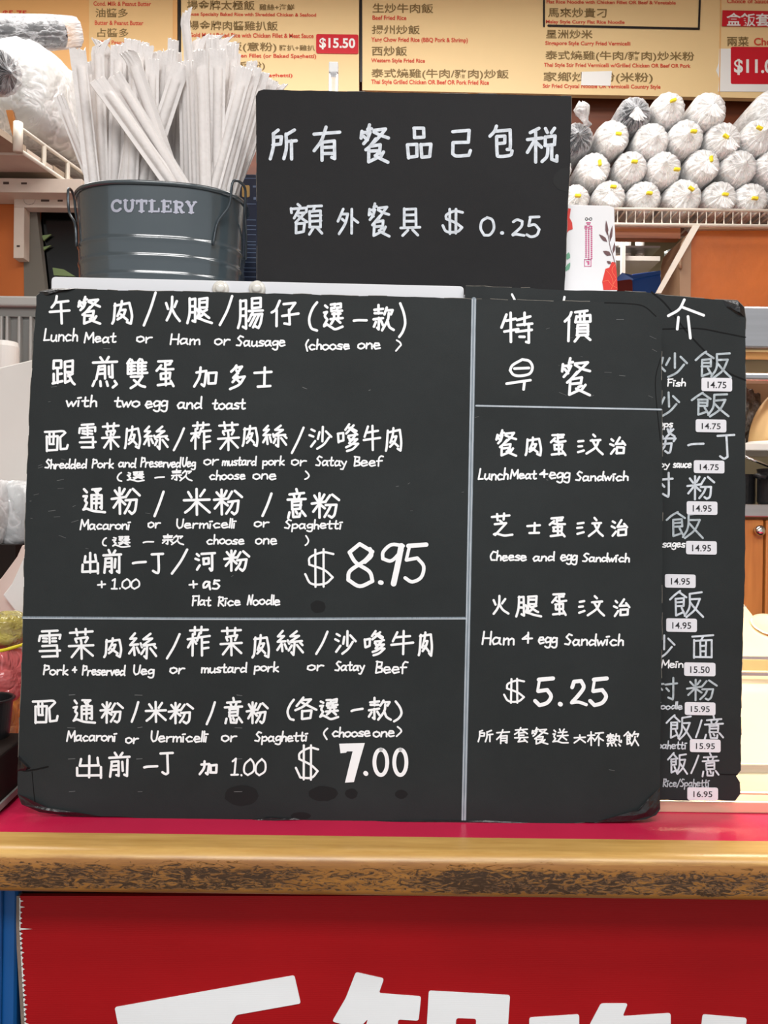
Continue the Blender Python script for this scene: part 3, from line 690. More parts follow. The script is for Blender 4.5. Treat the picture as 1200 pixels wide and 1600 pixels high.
glyphs(b1, s1, "& 112 1041 121 1052", I, 2.6, jit=.3)
glyphs(b1, s1, "配 50 1093 92 1131;通 113 1092 150 1131;粉 155 1095 194 1131;/ 204 1095 218 1129;米 226 1095 261 1130;粉 262 1097 303 1132;/ 321 1096 338 1133;意 350 1089 380 1132;粉 384 1096 420 1132;( 448 1092 461 1127;各 460 1088 496 1125;選 498 1091 530 1125;一 547 1106 568 1113;款 575 1089 612 1126;) 614 1094 629 1129", I, 3.7)
words(b1, s1, "Macaroni 105 181 1158 16;or 196 216 1161 16;Vermicelli 236 324 1159 16;or 346 369 1158 17;Spaghetti 399 480 1158 15;( 503 511 1153 15;choose 519 578 1151 15;one 583 616 1151 16;) 619 627 1149 13", I, 3.0)
glyphs(b1, s1, "出 119 1179 160 1217;前 169 1174 204 1215;一 223 1195 248 1201;丁 249 1174 272 1212;加 310 1188 340 1212", I, 3.8)
words(b1, s1, "1.00 362 414 1211 25", I, 3.4)
# prices in brush strokes
ik = Ink(s1)
ik.glyph('$', 475, 857, 523, 918, 3.4); ik.done('price', I, b1); ik = Ink(s1)
for d in (((582, 862), (562, 850), (546, 863), (556, 879), (577, 893), (582, 908), (562, 916), (544, 906), (547, 892), (570, 876), (582, 862)),): ik.stroke([Vector(p) for p in d], 6.0)
ik.stroke([Vector((578, 858)), Vector((580, 868)), Vector((570, 878))], 6.5)
ik.stroke([Vector((594, 910)), Vector((596, 910.5))], 7)
ik.stroke([Vector(p) for p in ((630, 853), (612, 851), (599, 862), (598, 873), (612, 876), (628, 860))], 5.5)
ik.stroke([Vector(p) for p in ((627, 853), (622, 880), (615, 912))], 9.0)
ik.stroke([Vector((638, 853)), Vector((666, 851))], 7.0); ik.stroke([Vector(p) for p in ((640, 853), (635, 874))], 5.0)
ik.stroke([Vector(p) for p in ((635, 875), (652, 872), (662, 885), (658, 902), (644, 909), (633, 903))], 5.5)
ik.done('price', I, b1)
ik = Ink(s1)
ik.glyph('$', 461, 1163, 499, 1220, 3.4); ik.done('price', I, b1); ik = Ink(s1)
ik.poly([(530, 1162), (570, 1161), (563, 1185), (553, 1222), (539, 1223), (547, 1190), (551, 1174), (542, 1174), (541, 1176), (532, 1177)])
ik.stroke([Vector((571, 1208)), Vector((572, 1209))], 7)
for x0, x1 in ((582, 608), (613, 638)):
    cx, rx = (x0 + x1) / 2, (x1 - x0) / 2 - 3
    ik.stroke([Vector((cx + rx * math.sin(a), 1191 - 20 * math.cos(a))) for a in [k * math.pi / 6 for k in range(13)]], 6.0)
ik.done('price', I, b1)
ik = Ink(s1)
ik.glyph('$', 786, 1059, 821, 1100, 3.2); ik.done('price', I, b1); ik = Ink(s1)
for dx in (0, 86):
    ik.stroke([Vector((842 + dx, 1062)), Vector((864 + dx - (2 if dx else 0), 1060))], 6.5)
    ik.stroke([Vector((843 + dx, 1062)), Vector((840 + dx, 1080))], 4.5)
    ik.stroke([Vector(p) for p in ((841 + dx, 1080), (855 + dx, 1078), (861 + dx, 1088), (855 + dx, 1098), (843 + dx, 1102), (836 + dx, 1095))], 6.0)
ik.stroke([Vector((875, 1100)), Vector((876, 1100.5))], 7)
ik.stroke([Vector(p) for p in ((894, 1074), (897, 1065), (908, 1064), (912, 1074), (904, 1086), (894, 1097))], 6.0)
ik.stroke([Vector(p) for p in ((893, 1098), (904, 1097), (916, 1101))], 5.0)
ik.done('price', I, b1)
# right-hand field
glyphs(b1, s1, "特 782 487 833 538;價 881 484 925 535", I, 4.2)
glyphs(b1, s1, "早 789 560 834 611;餐 876 558 924 619", I, 4.2)
glyphs(b1, s1, "餐 774 671 808 714;肉 819 682 847 713;蛋 859 677 885 713;三 901 687 914 708;文 915 677 943 711;治 952 682 979 711", I, 3.7)
words(b1, s1, "Lunch 747 794 749 17;Meat 798 838 748 14;egg 858 890 748 18;Sandwich 900 981 751 14", I, 3.0)
glyphs(b1, s1, "& 842 733 857 747", I, 2.8, jit=.3)
glyphs(b1, s1, "芝 767 801 802 839;士 822 815 845 835;蛋 857 807 884 840;三 900 815 914 836;文 918 807 944 839;治 954 811 982 839", I, 3.6)
words(b1, s1, "Cheese 766 822 876 15;and 833 866 876 14;egg 876 901 876 17;Sandwich 911 983 878 13", I, 3.0)
glyphs(b1, s1, "火 769 929 796 961;腿 805 930 847 965;蛋 861 926 886 963;三 903 938 915 959;文 917 930 946 963;治 958 935 985 964", I, 3.6)
words(b1, s1, "Ham 753 803 1007 20;egg 841 870 1006 19;Sandwich 883 974 1008 17", I, 3.2)
glyphs(b1, s1, "& 815 987 833 1006", I, 3.0, jit=.3)
glyphs(b1, s1, "所 746 1140 771 1160;有 775 1139 797 1163;套 803 1136 826 1161;餐 830 1136 857 1164;送 863 1138 889 1162;大 896 1147 916 1162;杯 917 1142 944 1166;熱 947 1145 972 1167;飲 974 1142 999 1166", I, 2.5, jit=.35)
# rules
ik = Ink(s1, 0.0003)
ik.stroke([Vector((740.5, 468)), Vector((733, 880)), Vector((724.5, 1284))], 7.5, False)
ik.stroke([Vector((36, 965)), Vector((380, 967)), Vector((728, 966))], 4.0, False)
ik.stroke([Vector((744, 634)), Vector((1033, 640))], 3.2, False)
ik.done('ruled_line', K['rule'], b1)
ik = Ink(s1, 0.0006)
for d in (-2.3, 1.9): ik.stroke([Vector((740.5 + d, 468)), Vector((733 + d, 880)), Vector((724.5 + d, 1284))], 1.3, False)
ik.stroke([Vector((36, 966)), Vector((380, 968)), Vector((728, 967))], 1.4, False)
ik.stroke([Vector((744, 634)), Vector((1033, 640))], 2.0, False)
ik.done('ruled_line', K['rule_light'], b1)
# water stains, scuffs, creases and taped corners
for cx, cy, rx, ry in ((378, 1243, 27, 16), (505, 1240, 23, 12), (549, 1240, 10, 8), (627, 1241, 10, 7), (497, 948, 12, 10), (470, 1275, 16, 6)):
    ik = Ink(s1, 0.00015); ik.poly([(cx + rx * math.cos(a) * random.uniform(.93, 1.05), cy + ry * math.sin(a) * random.uniform(.93, 1.05)) for a in [k * math.pi / 10 for k in range(20)]]); ik.done('water_stain', K['stain'], b1)
ik = Ink(s1, 0.0002)
for x in (109, 214, 370):
    for y in (1086, 1137, 1186, 1237): ik.stroke([Vector((x + random.uniform(-4, 4), y)), Vector((x + 8, y + random.uniform(-1, 1)))], 1.2)
for k in range(46):
    x, y = random.choice([(random.uniform(45, 140), random.uniform(600, 860)), (random.uniform(60, 1010), random.uniform(480, 1260)), (random.uniform(850, 1020), random.uniform(480, 620))])
    a = random.uniform(-.6, .5); L = random.uniform(2, 12)
    ik.stroke([Vector((x, y)), Vector((x + L * math.cos(a), y + L * math.sin(a)))], random.uniform(.5, 1.1))
ik.done('scuff_mark', K['scuff'], b1)  # short grey scuff and scratch strokes
ik = Ink(s1, 0.0002); ik.stroke([Vector(p) for p in ((29, 1196), (36, 1204), (52, 1203), (75, 1198))], 2.6); ik.done('crease', K['crease'], b1)
ik = Ink(s1, 0.0002); ik.stroke([Vector(p) for p in ((50, 1206), (53, 1240), (56, 1262))], 1.3); ik.done('crease', K['crease'], b1)
ik = Ink(s1, 0.0002); ik.stroke([Vector(p) for p in ((945, 473), (975, 474), (1005, 478), (1025, 494))], 1.6); ik.done('crease', K['crease'], b1)
ik = Ink(s1, 0.0002); ik.stroke([Vector(p) for p in ((1032, 560), (1024, 600), (1032, 690))], 1.4); ik.done('crease', K['crease'], b1)
def lump(bm, pts, plane, h):
    """a crumpled patch raised from the board: fan with a ridge"""
    c = sum((Vector(p) for p in pts), Vector((0, 0))) / len(pts)
    inner = [Vector(p) * .5 + c * .5 for p in pts]
    vo = [bm.verts.new(plane.at(*p, off=0.0002)) for p in pts]; vi = [bm.verts.new(plane.at(*p, off=h * random.uniform(.5, 1.2))) for p in inner]
    vc = bm.verts.new(plane.at(*c, off=h * .7)); n = len(pts)
    for i in range(n):
        j = (i + 1) % n; bm.faces.new((vo[i], vo[j], vi[j], vi[i])); bm.faces.new((vi[i], vi[j], vc))
bm = bmesh.new(); lump(bm, [(1031, 1230), (1031, 1262), (1020, 1274), (985, 1283), (930, 1285), (960, 1276), (1000, 1268), (1020, 1245)], PL1, 0.004); part('crumpled_tape', bm, K['tape'], b1)
bm = bmesh.new(); lump(bm, [(27, 1240), (34, 1257), (62, 1269), (110, 1275), (160, 1276), (110, 1270), (60, 1262), (38, 1250)], PL1, 0.004); part('crumpled_tape', bm, K['tape'], b1)
bm = bmesh.new(); lump(bm, [(29, 1180), (27, 1205), (40, 1204), (48, 1200)], PL1, 0.004); part('crumpled_tape', bm, K['tape'], b1)
bm = bmesh.new(); lump(bm, [(470, 1281), (430, 1284), (380, 1283), (420, 1276), (460, 1278)], PL1, 0.0025); part('crumpled_tape', bm, K['tape'], b1)
bm = bmesh.new(); lump(bm, [(560, 1284), (700, 1286), (850, 1287), (760, 1282), (640, 1281)], PL1, 0.002); part('crumpled_tape', bm, K['tape'], b1)
bm = bmesh.new(); lump(bm, [(60, 456), (82, 451), (122, 450), (95, 456), (72, 462)], PL1, 0.003); part('crumpled_tape', bm, K['tape'], b1)

# second board
PL2 = lean_plane(0.937, ZC, 2.5); s2 = PL2.at
b2 = thing('menu_board', 'narrower black menu board with white price stickers, half hidden behind the large one', 'menu board', (0, 0.937, ZC))
out2 = [(728, 447), (800, 449), (885, 453), (960, 455), (1010, 457), (1040, 462), (1100, 466), (1152, 470), (1162, 480), (1165, 500), (1165, 600), (1164, 900), (1159, 1050), (1157, 1204), (1150, 1212), (1156, 1222), (1156, 1240), (1149, 1250), (1030, 1250), (720, 1248)]
outline_board(b2, PL2, out2, K['board'], 0.006)
G = K['ink_grey']; D = K['ink_dim']
glyphs(b2, s2, "介 1042 466 1102 531", I, 4.2)
ik = Ink(s2); ik.stroke([Vector((800, 460)), Vector((806, 472))], 3.5); ik.stroke([Vector((882, 464)), Vector((880, 475))], 3.5); ik.done('handwriting', I, b2)
glyphs(b2, s2, "炒 1018 550 1075 591;飯 1085 548 1144 592", D, 3.4)
words(b2, s2, "Fish 1043 1071 603 11", I, 2.4)
glyphs(b2, s2, "炒 1012 612 1063 651;飯 1079 612 1140 652", D, 3.4)
words(b2, s2, "Chops 1016 1051 667 11", I, 2.4)
glyphs(b2, s2, "勞 1022 668 1057 710;一 1074 692 1101 697;丁 1119 678 1149 718", G, 3.4)
words(b2, s2, "Soy 1020 1046 730 11;sauce 1052 1080 730 12", I, 2.3)
glyphs(b2, s2, "村 1010 737 1053 777;粉 1072 742 1118 782", G, 3.4)
glyphs(b2, s2, "飯 1040 798 1100 842", D, 3.2)
words(b2, s2, "Sausages 1012 1070 855 12", I, 2.3)
glyphs(b2, s2, "飯 1045 922 1100 966", G, 3.2)
glyphs(b2, s2, "炒 1006 991 1055 1031;面 1080 991 1116 1029", G, 3.1)
words(b2, s2, "Mein 1034 1067 1043 12", I, 2.3)
glyphs(b2, s2, "村 1018 1058 1060 1094;粉 1072 1060 1121 1096", D, 3.1)
words(b2, s2, "Noodle 1026 1066 1108 11", G, 2.2)
glyphs(b2, s2, "飯 1040 1116 1083 1157;/ 1086 1124 1098 1153;意 1100 1117 1131 1156", G, 2.9)
words(b2, s2, "Spahetti 1020 1072 1170 12", G, 2.2)
glyphs(b2, s2, "飯 1042 1175 1075 1211;/ 1079 1179 1093 1209;意 1096 1175 1124 1214", G, 2.8)
words(b2, s2, "Rice/Spahetti 1036 1108 1229 12", D, 2.0)
for i, (x0, y0, x1, y1, tx) in enumerate(((1096, 590, 1144, 611, '14.75'), (1087, 655, 1135, 675, '14.75'), (1084, 719, 1132, 739, '14.75'), (1073, 783, 1121, 804, '14.95'), (1072, 845, 1120, 866, '14.95'), (1039, 897, 1087, 918, '14.95'), (1041, 966, 1089, 987, '14.95'), (1069, 1035, 1118, 1056, '15.50'), (1070, 1097, 1118, 1117, '15.95'), (1078, 1155, 1126, 1175, '15.95'), (1074, 1230, 1122, 1250, '16.95'))):
    bm = bmesh.new(); prism(bm, [s2(x, y, 0.0009) for x, y in rounded([(x0, y0), (x1, y0 + .8), (x1, y1 + .8), (x0, y1)], 3.5)], -PL2.n * 0.0007)
    st = part('price_sticker', bm, K['sticker'], b2); st['label'] = 'small white price sticker'
    ik = Ink(s2, 0.0011); printed(ik, tx, x0 + 9.5, y0 + 6, x1 - 9, y1 - 4.6, 0.012, 0.008)
    t_ = link_raw('printed_price', ik.bm, K['black_print']); t_.parent = st
    t_.matrix_parent_inverse = st.matrix_parent_inverse.inverted() @ Matrix.Translation(-b2.location) if False else Matrix.Identity(4)
ik = Ink(s2, 0.0003); ik.stroke([Vector(p) for p in ((1018, 456), (1040, 475), (1068, 512), (1100, 547), (1135, 580), (1165, 594))], 2.2); ik.done('crease', K['crease'], b2)
ik = Ink(s2, 0.0003); ik.stroke([Vector(p) for p in ((1036, 514), (1090, 513), (1130, 520), (1165, 527))], 1.8); ik.done('crease', K['crease'], b2)
ik = Ink(s2, 0.0003); ik.stroke([Vector(p) for p in ((1100, 1207), (1130, 1210), (1152, 1210))], 1.8); ik.done('crease', K['crease'], b2)
bm = bmesh.new(); lump(bm, [(1130, 469), (1153, 470), (1163, 482), (1164, 496), (1150, 490), (1135, 480)], PL2, 0.003); part('crumpled_tape', bm, K['tape'], b2)

# white cabinet the bucket and small sign stand on
YW = 0.972
ZW = P(400, 440, YW).z
cab = thing('display_cabinet', 'white cabinet behind the boards, only its top front lip with two round buttons showing', 'cabinet', (0, YW, ZC))
xl, xr_ = P(80, 450, YW).x, P(958, 450, YW).x
part('cabinet_body', B(xl + .012, .329, YW + .006, 1.30, ZC, ZW - .012), K['white_gloss'], cab)
bm = bmesh.new()
w0 = lambda x, y: P(x, y, YW)
prism(bm, [w0(x, y) for x, y in rounded([(80, 432), (725, 447), (725, 640), (78, 640)], 7)], Vector((0, .006, 0))); part('front_lip', bm, K['white_gloss'], cab, bevel=.0012)
for x in (345, 402):
    bm = bmesh.new(); c = P(x, 452, YW)
    lathe(bm, [(0.0105, 0), (0.0105, -.002), (.008, -.0035), (.0065, -.0035), (.006, -.006), (.004, -.007)], c, 24, 'Y'); part('round_button', bm, K['knob'], cab, smooth=True)

# small sign
PL3 = lean_plane(1.02, ZW, 2.0); s3 = PL3.at
b3 = thing('notice_board', 'small square black notice board with two handwritten lines, standing above the menu boards', 'sign', (0, 1.02, ZW - .012))
zlow = [(404, 455), (402, 440), (401, 300), (400, 150), (404, 142), (412, 140), (600, 144), (893, 150), (891, 250), (888, 300), (884, 400), (882, 461)]
outline_board(b3, PL3, zlow, K['board_dark'], 0.005, jit=.45, edge=True)
glyphs(b3, s3, "所 420 201 466 251;有 488 196 533 253;餐 562 193 609 256;品 634 198 676 249;己 705 201 738 246;包 763 194 803 247;税 821 198 873 256", G, 5.2)
glyphs(b3, s3, "額 453 317 505 368;外 526 325 561 367;餐 574 316 610 371;具 624 324 658 370;$ 690 325 725 367;0 749 338 774 370;2 799 341 821 370;5 821 337 845 372", G, 4.2)
ik = Ink(s3); ik.stroke([Vector((784, 364)), Vector((785, 364))], 5.5); ik.done('handwriting', G, b3)
ik = Ink(s3, .0002); ik.poly([(888, 262), (875, 264), (865, 275), (864, 286), (872, 296), (887, 300)]); ik.done('water_stain', K['stain'], b3)

# ------------------------------------------------------------------ cutlery bucket and straws
YB = 1.10
ZB = ZW - .012
cR, cL = P(384, 300, YB), P(134, 300, YB)
BC = Vector(((cR.x + cL.x) / 2 - .002, YB, ZB)); BRX, BRY = (cR.x - cL.x) / 2 / .985, 0.078
BYAW = math.radians(5)
ZR = P(260, 290, YB - .07).z; BH = ZR - ZB
def bscale(t):
    s = 0.955 + 0.045 * t
    for r in (0.535, 0.385, 0.235, 0.09): s += 0.013 * math.exp(-((t - r) / 0.016) ** 2)
    return s
def bpt(a, t, off=0.0):
    ex = 2 / 2.5; c, s = math.cos(a), math.sin(a)
    x = math.copysign(abs(c) ** ex, c) * (BRX * bscale(t) + off); y = math.copysign(abs(s) ** ex, s) * (BRY * bscale(t) + off)
    return Vector((BC.x + x * math.cos(BYAW) - y * math.sin(BYAW), BC.y + x * math.sin(BYAW) + y * math.cos(BYAW), ZB + BH * t))
bucket = thing('cutlery_bucket', 'oval dark grey metal bucket lettered CUTLERY, full of wrapped straws', 'bucket', BC)
bm = bmesh.new(); NA, NT = 96, 90
rg = [[bm.verts.new(bpt(2 * math.pi * k / NA, i / NT)) for k in range(NA)] for i in range(NT + 1)]
rin = [[bm.verts.new(bpt(2 * math.pi * k / NA, t, -.002)) for k in range(NA)] for t in (1.0, .5, .03)]
seq = rg + rin
for A, Bq in zip(seq, seq[1:]):
    for k in range(NA): bm.faces.new((A[k], A[(k + 1) % NA], Bq[(k + 1) % NA], Bq[k]))
bm.faces.new(rg[0][::-1]); bm.faces.new(rin[-1])
part('bucket_body', bm, K['bucket'], bucket, smooth=True)
bm = bmesh.new(); tube(bm, [bpt(2 * math.pi * k / 72, 1.0, .0008) for k in range(72)], .0032, 8, True); part('rolled_rim', bm, K['bucket'], bucket, smooth=True)
for a0, sg in ((math.pi, -1), (-.5, 1)):
    bm = bmesh.new()
    lo1, lo2 = bpt(a0 - .42, .52, .003), bpt(a0 + .42, .52, .003)
    h1, h2 = bpt(a0 - .36, .72, .004), bpt(a0 + .36, .72, .004)
    ax = Vector((math.cos(BYAW), math.sin(BYAW), 0)) * sg if sg < 0 else Vector((.6, -.8, 0))
    base = bpt(a0, .8)
    top = base + ax * .014; top.z = ZR + .013
    ctl = [lo1, h1, base + ax * .012 + (h1 - base) * .55 + Vector((0, 0, .018)), top + (h1 - h2).normalized() * .012, top + (h2 - h1).normalized() * .012, base + ax * .012 + (h2 - base) * .55 + Vector((0, 0, .018)), h2, lo2]
    tube(bm, catmull(ctl, 6), .0019, 8); part('wire_handle', bm, K['wire'], bucket, smooth=True)
# lettering on the bucket
def on_bucket(px, py, off=0.0):
    d = ray(px, py); lo, hi = .95, 1.10
    def inside(y):
        p = CAM + d * y; q = p - BC; x = q.x * math.cos(BYAW) + q.y * math.sin(BYAW); yy = -q.x * math.sin(BYAW) + q.y * math.cos(BYAW)
        t = min(1, max(0, q.z / BH)); s = bscale(t)
        return (abs(x) / (BRX * s + off)) ** 2.5 + (abs(yy) / (BRY * s + off)) ** 2.5 < 1
    for _ in range(40):
        m_ = (lo + hi) / 2
        if inside(m_): hi = m_
        else: lo = m_
    return CAM + d * hi
TUSC = {
'C': [("8525 6005 2515 0850 2088 5598 8580", 5), ("8808 8830", 3.2)], 'U': [("1500 1565 3595 6595 8065 8200", 5), ("0003 3403", 3), ("6503 9903", 3)],
'T': [("5000 5099", 6), ("0505 9505", 5), ("0505 0530", 3), ("9505 9530", 3), ("2896 7296", 3)], 'L': [("3000 3095", 6), ("0503 6003", 3), ("0596 9596", 3.5), ("9596 9570", 3)],
'E': [("2800 2895", 6), ("0503 9003", 3.2), ("0596 9396", 3.2), ("2850 7050", 3.2), ("9003 9025", 2.6), ("9396 9372", 2.6), ("7038 7062", 2.6)],
'R': [("2500 2595", 6), ("0503 7008 8528 6848 2550", 4), ("5550 8096", 5), ("0596 4596", 3), ("7096 9996", 3)], 'Y': [("1500 5055", 5.5), ("8800 5055", 3.6), ("5050 5096", 6), ("0003 3503", 3), ("7003 9903", 3), ("3096 7096", 3)]}
ik = Ink(on_bucket, .0006)
for i, ch in enumerate('CUTLERY'):
    x0 = 174 + i * 19.4; y0 = 311.5 + i * .35 + (.8 if i > 4 else 0)
    for st, w in TUSC[ch]:
        pts = [Vector((int(p[:2]), int(p[2:]))) for p in st.split()]
        ik.stroke([Vector((x0 + p.x * .168, y0 + 1 + p.y * .175)) for p in pts], w * .85)
ik.done('cutlery_lettering', K['hatch'], bucket, 'pale grey CUTLERY lettering')

def in_bucket(p, kx=.86, ky=.78):
    q = p - BC; x = q.x * math.cos(BYAW) + q.y * math.sin(BYAW); yy = -q.x * math.sin(BYAW) + q.y * math.cos(BYAW)
    return (abs(x) / (BRX * kx)) ** 2.5 + (abs(yy) / (BRY * ky)) ** 2.5 < 1
def make_straw(top, rim, wpx, bent=0, ytop=0.0, yrim=0.0, ang=None):
    """paper sleeve: round straw core inside a flat paper tube, pressed flat and cut square at the top"""
    n_ = 0
    while not in_bucket(P(rim[0], rim[1], YB + yrim)) and n_ < 60:
        yrim *= .94; rim = (rim[0] + (260 - rim[0]) * .006, rim[1]); n_ += 1
    A, Bp = P(top[0], top[1], YB + ytop), P(rim[0], rim[1], YB + yrim)
    d = (A - Bp).normalized()
    low = Bp + d * ((ZB + .012 - Bp.z) / d.z)
    k = 1.0; start = low
    while k > .12 and not in_bucket(start): k -= .04; start = Bp + (low - Bp) * k
    hw = wpx * 1.08 / FPX * YB / 2; rc = hw * .60; cx = random.uniform(-.25, .25) * hw
    side = Vector((1, random.uniform(-.35, .35) if ang is None else ang, 0)); side = (side - d * side.dot(d)).normalized(); nor = d.cross(side)
    L = (A - start).length; fl = .030
    us = [-1.0, -.86] + [cx / hw - .6 + 1.2 * i / 10 for i in range(11)] + [.86, 1.0]
    us = sorted(us)
    def half(u, f):
        w = u * hw - cx
        core = math.sqrt(max(0, rc * rc - w * w)) * (1 - f) if abs(w) < rc else 0
        return max(core, .0007)
    bm = bmesh.new(); rings = []
    ts = [0, .5, .8, 1 - fl / L, 1 - fl * .85 / L, 1 - fl * .7 / L, 1 - fl * .35 / L, 1]
    for ti, t in enumerate(ts):
        p = start + (A - start) * t; f = min(1, max(0, (t - (1 - fl / L)) / (fl * .32 / L)))
        if bent and t > ts[5]:
            g = (t - ts[5]) / (1 - ts[5]); p = p + side * bent * g * g * .008 - d * abs(bent) * g * g * .003 + nor * bent * .004 * g
        up_, dn = [], []
        for ui, u in enumerate(us):
            q = p + side * (u * hw * (1 + .06 * f))
            if t == 1: q = q + d * (random.uniform(-.0022, .0016) + .004 * u * (bent or random.uniform(-.4, .4)))
            if f >= 1: q = q + nor * random.uniform(-.0009, .0009)
            h = half(u, f)
            up_.append(bm.verts.new(q + nor * h - start)); dn.append(bm.verts.new(q - nor * h - start))
        rings.append(up_ + dn[::-1])
    n = len(rings[0])
    for R1, R2 in zip(rings, rings[1:]):
        for k2 in range(n): bm.faces.new((R1[k2], R1[(k2 + 1) % n], R2[(k2 + 1) % n], R2[k2]))
    bm.faces.new(rings[0][::-1]); bm.faces.new(rings[-1])
    o = link('wrapped_straw', bm, K['straw'], smooth=True); o.location = start
    md = o.modifiers.new('split', 'EDGE_SPLIT'); md.split_angle = math.radians(50)
    return o
GS = 'paper-wrapped straws in the cutlery bucket'
common = 'white paper-wrapped straw standing upright in the crowded grey bucket'
STR = [ # top, rim, width px, bend, y offset top / rim, label
 ((92, 150), (140, 290), 15, 0, -.01, -.01, 'white wrapped straw leaning furthest left over the rim of the grey bucket'),
 ((121, 76), (144, 284), 21, 0, -.03, -.02, 'white wrapped straw with square-cut top near the left end of the bucket'),
 ((152, 60), (160, 284), 19, 1, .0, .0, 'white wrapped straw with rounded folded top, near the left end of the bucket'),
 ((163, 63), (172, 284), 18, -1, .02, .02, None),
 ((151, 124), (268, 288), 22, 0, -.05, -.055, 'lower of two white straws crossing diagonally in front of the bunch'),
 ((178, 118), (285, 290), 21, 0, -.035, -.05, 'second diagonal white wrapped straw, lying just above the lowest diagonal one'),
 ((203, 78), (274, 286), 21, -.6, -.02, -.03, 'white wrapped straw slanting from the left cluster down to the middle of the bucket'),
 ((186, 70), (180, 286), 22, 0, .01, .0, None), ((196, 64), (192, 286), 20, .5, .03, .03, None), ((207, 62), (212, 286), 22, 0, .02, .02, None),
 ((228, 70), (196, 286), 22, 0, .0, -.015, None), ((222, 66), (230, 286), 20, 0, .04, .04, None), ((247, 80), (222, 286), 20, 0, .01, .0, None), ((254, 86), (250, 286), 18, 0, .03, .03, None),
 ((284, 100), (224, 284), 23, 0, -.015, -.02, 'white wrapped straw leaning up to the right behind the diagonal straws'),
 ((271, 62), (262, 286), 15, 0, .03, .04, None), ((266, 78), (246, 286), 20, 0, .0, .0, None), ((288, 96), (292, 288), 18, 0, .0, -.01, None), ((300, 95), (306, 288), 18, 0, -.02, -.03, None),
 ((287, 14), (318, 290), 14, .6, .01, .0, 'tallest white wrapped straw, standing clear above all the others'),
 ((314, 78), (320, 292), 22, 0, -.04, -.05, 'left one of two broad upright white straws at the front of the bucket'),
 ((340, 77), (341, 293), 22, 0, -.04, -.05, 'right one of two broad upright white straws at the front of the bucket'),
 ((308, 52), (312, 288), 18, 1, .02, .02, None), ((326, 50), (326, 288), 20, 1.5, .03, .03, None), ((345, 48), (338, 288), 17, 1.5, .02, .03, None), ((352, 60), (346, 288), 19, 1, .0, .01, None),
 ((364, 70), (352, 288), 18, 0, .0, -.01, None), ((358, 92), (354, 288), 16, 0, .03, .03, None), ((372, 104), (344, 292), 18, 0, -.01, -.03, None),
 ((384, 106), (334, 294), 20, 0, -.03, -.045, None), ((398, 104), (350, 296), 20, 0, -.02, -.04, None), ((394, 96), (356, 292), 17, 0, .02, .02, None),
 ((410, 112), (362, 296), 20, 0, -.01, -.03, None), ((425, 124), (368, 296), 19, 0, .01, -.01, None), ((436, 128), (376, 294), 18, .5, .02, .0, 'white wrapped straw leaning furthest right, its top behind the small notice board'),
 ((238, 92), (238, 286), 18, 0, -.01, -.02, None), ((214, 84), (205, 286), 20, 0, -.01, -.03, None), ((160, 120), (168, 286), 18, 0, .03, .03, None), ((386, 118), (366, 294), 18, 0, .03, .03, None), ((332, 60), (332, 290), 18, 0, .0, -.01, None), ((296, 74), (300, 288), 16, 0, .04, .04, None),
]
for tx, ty_, rx_ in ((196, 72, 202), (212, 70, 220), (226, 76, 216), (240, 84, 256), (258, 88, 270), (274, 84, 282), (284, 104, 276), (304, 84, 296), (318, 62, 310), (336, 56, 322), (348, 78, 332), (356, 66, 338), (366, 84, 346), (378, 104, 350), (404, 116, 358), (418, 122, 366), (142, 96, 152), (172, 84, 178), (292, 110, 286), (262, 96, 254), (388, 112, 360)):
    STR.append(((tx, ty_), (rx_, 286 + (rx_ - 200) * .04), 19, 0, .045, .04, None))
for tp, rm, w, bd, yt, yr, lb in STR:
    o = make_straw(tp, rm, w, bd, yt, yr)
    tag(o, lb or common, 'straw', GS)

# navy carton behind the small sign, white flowered carton to its right
YN = 1.21
nx0, nx1 = P(372, 400, YN).x, P(470, 400, YN).x
nav = thing('carton', 'dark navy carton with gold emblem, glimpsed between the bucket and the small black sign', 'box', ((nx0 + nx1) / 2, YN, ZB))
part('carton_body', B(nx0, nx1, YN, YN + .07, ZB, P(390, 272, YN).z), K['navy'], nav, bevel=.0015)
npl = Plane((0, YN, 0), (0, -1, 0)).at
ik = Ink(npl, .0006)
for y in (278, 318, 343, 352, 358, 366, 377, 382, 388, 394, 402, 409, 418, 424, 432): ik.poly([(380, y), (400, y + .3), (400, y + 1.3), (380, y + 1)])
ik.poly([(395, 290), (400, 290), (400, 293), (395, 293)]); ik.poly([(396, 308), (400, 308), (400, 312), (396, 312)])
ik.done('printed_lines', K['navy_print'], nav)
bm = bmesh.new(); prism(bm, [npl(x, y, .001) for x, y in rounded([(378, 290), (390, 289), (390, 308), (378, 308)], 3)], Vector((0, .0008, 0))); part('gold_emblem', bm, K['emblem'], nav)
YT = 1.045; tpl = Plane((0, YT, 0), (0, -1, 0)).at
tea = thing('carton', 'white carton with red flower and brown leaf print, right of the small black sign', 'box', (P(920, 450, YT).x, YT, ZB))
bm = bmesh.new(); prism(bm, [tpl(868, 319), tpl(952, 321), tpl(960, 324), Vector((tpl(966, 464).x, YT, ZB)), Vector((tpl(868, 464).x, YT, ZB))], Vector((0, .05, 0))); part('carton_body', bm, K['tea_white'], tea, bevel=.0012)
for pl in (((943, 453), (941, 440), (944, 428), (946, 420), (952, 418), (956, 409), (962, 410), (964, 430), (965, 453)), ((886, 325), (892, 326), (890, 340), (894, 348), (895, 358), (889, 360), (886, 364))):
    ik = Ink(tpl, .0005); ik.poly(pl); ik.done('flower_print', K['petal'], tea, 'red flower print')
ik = Ink(tpl, .0008)
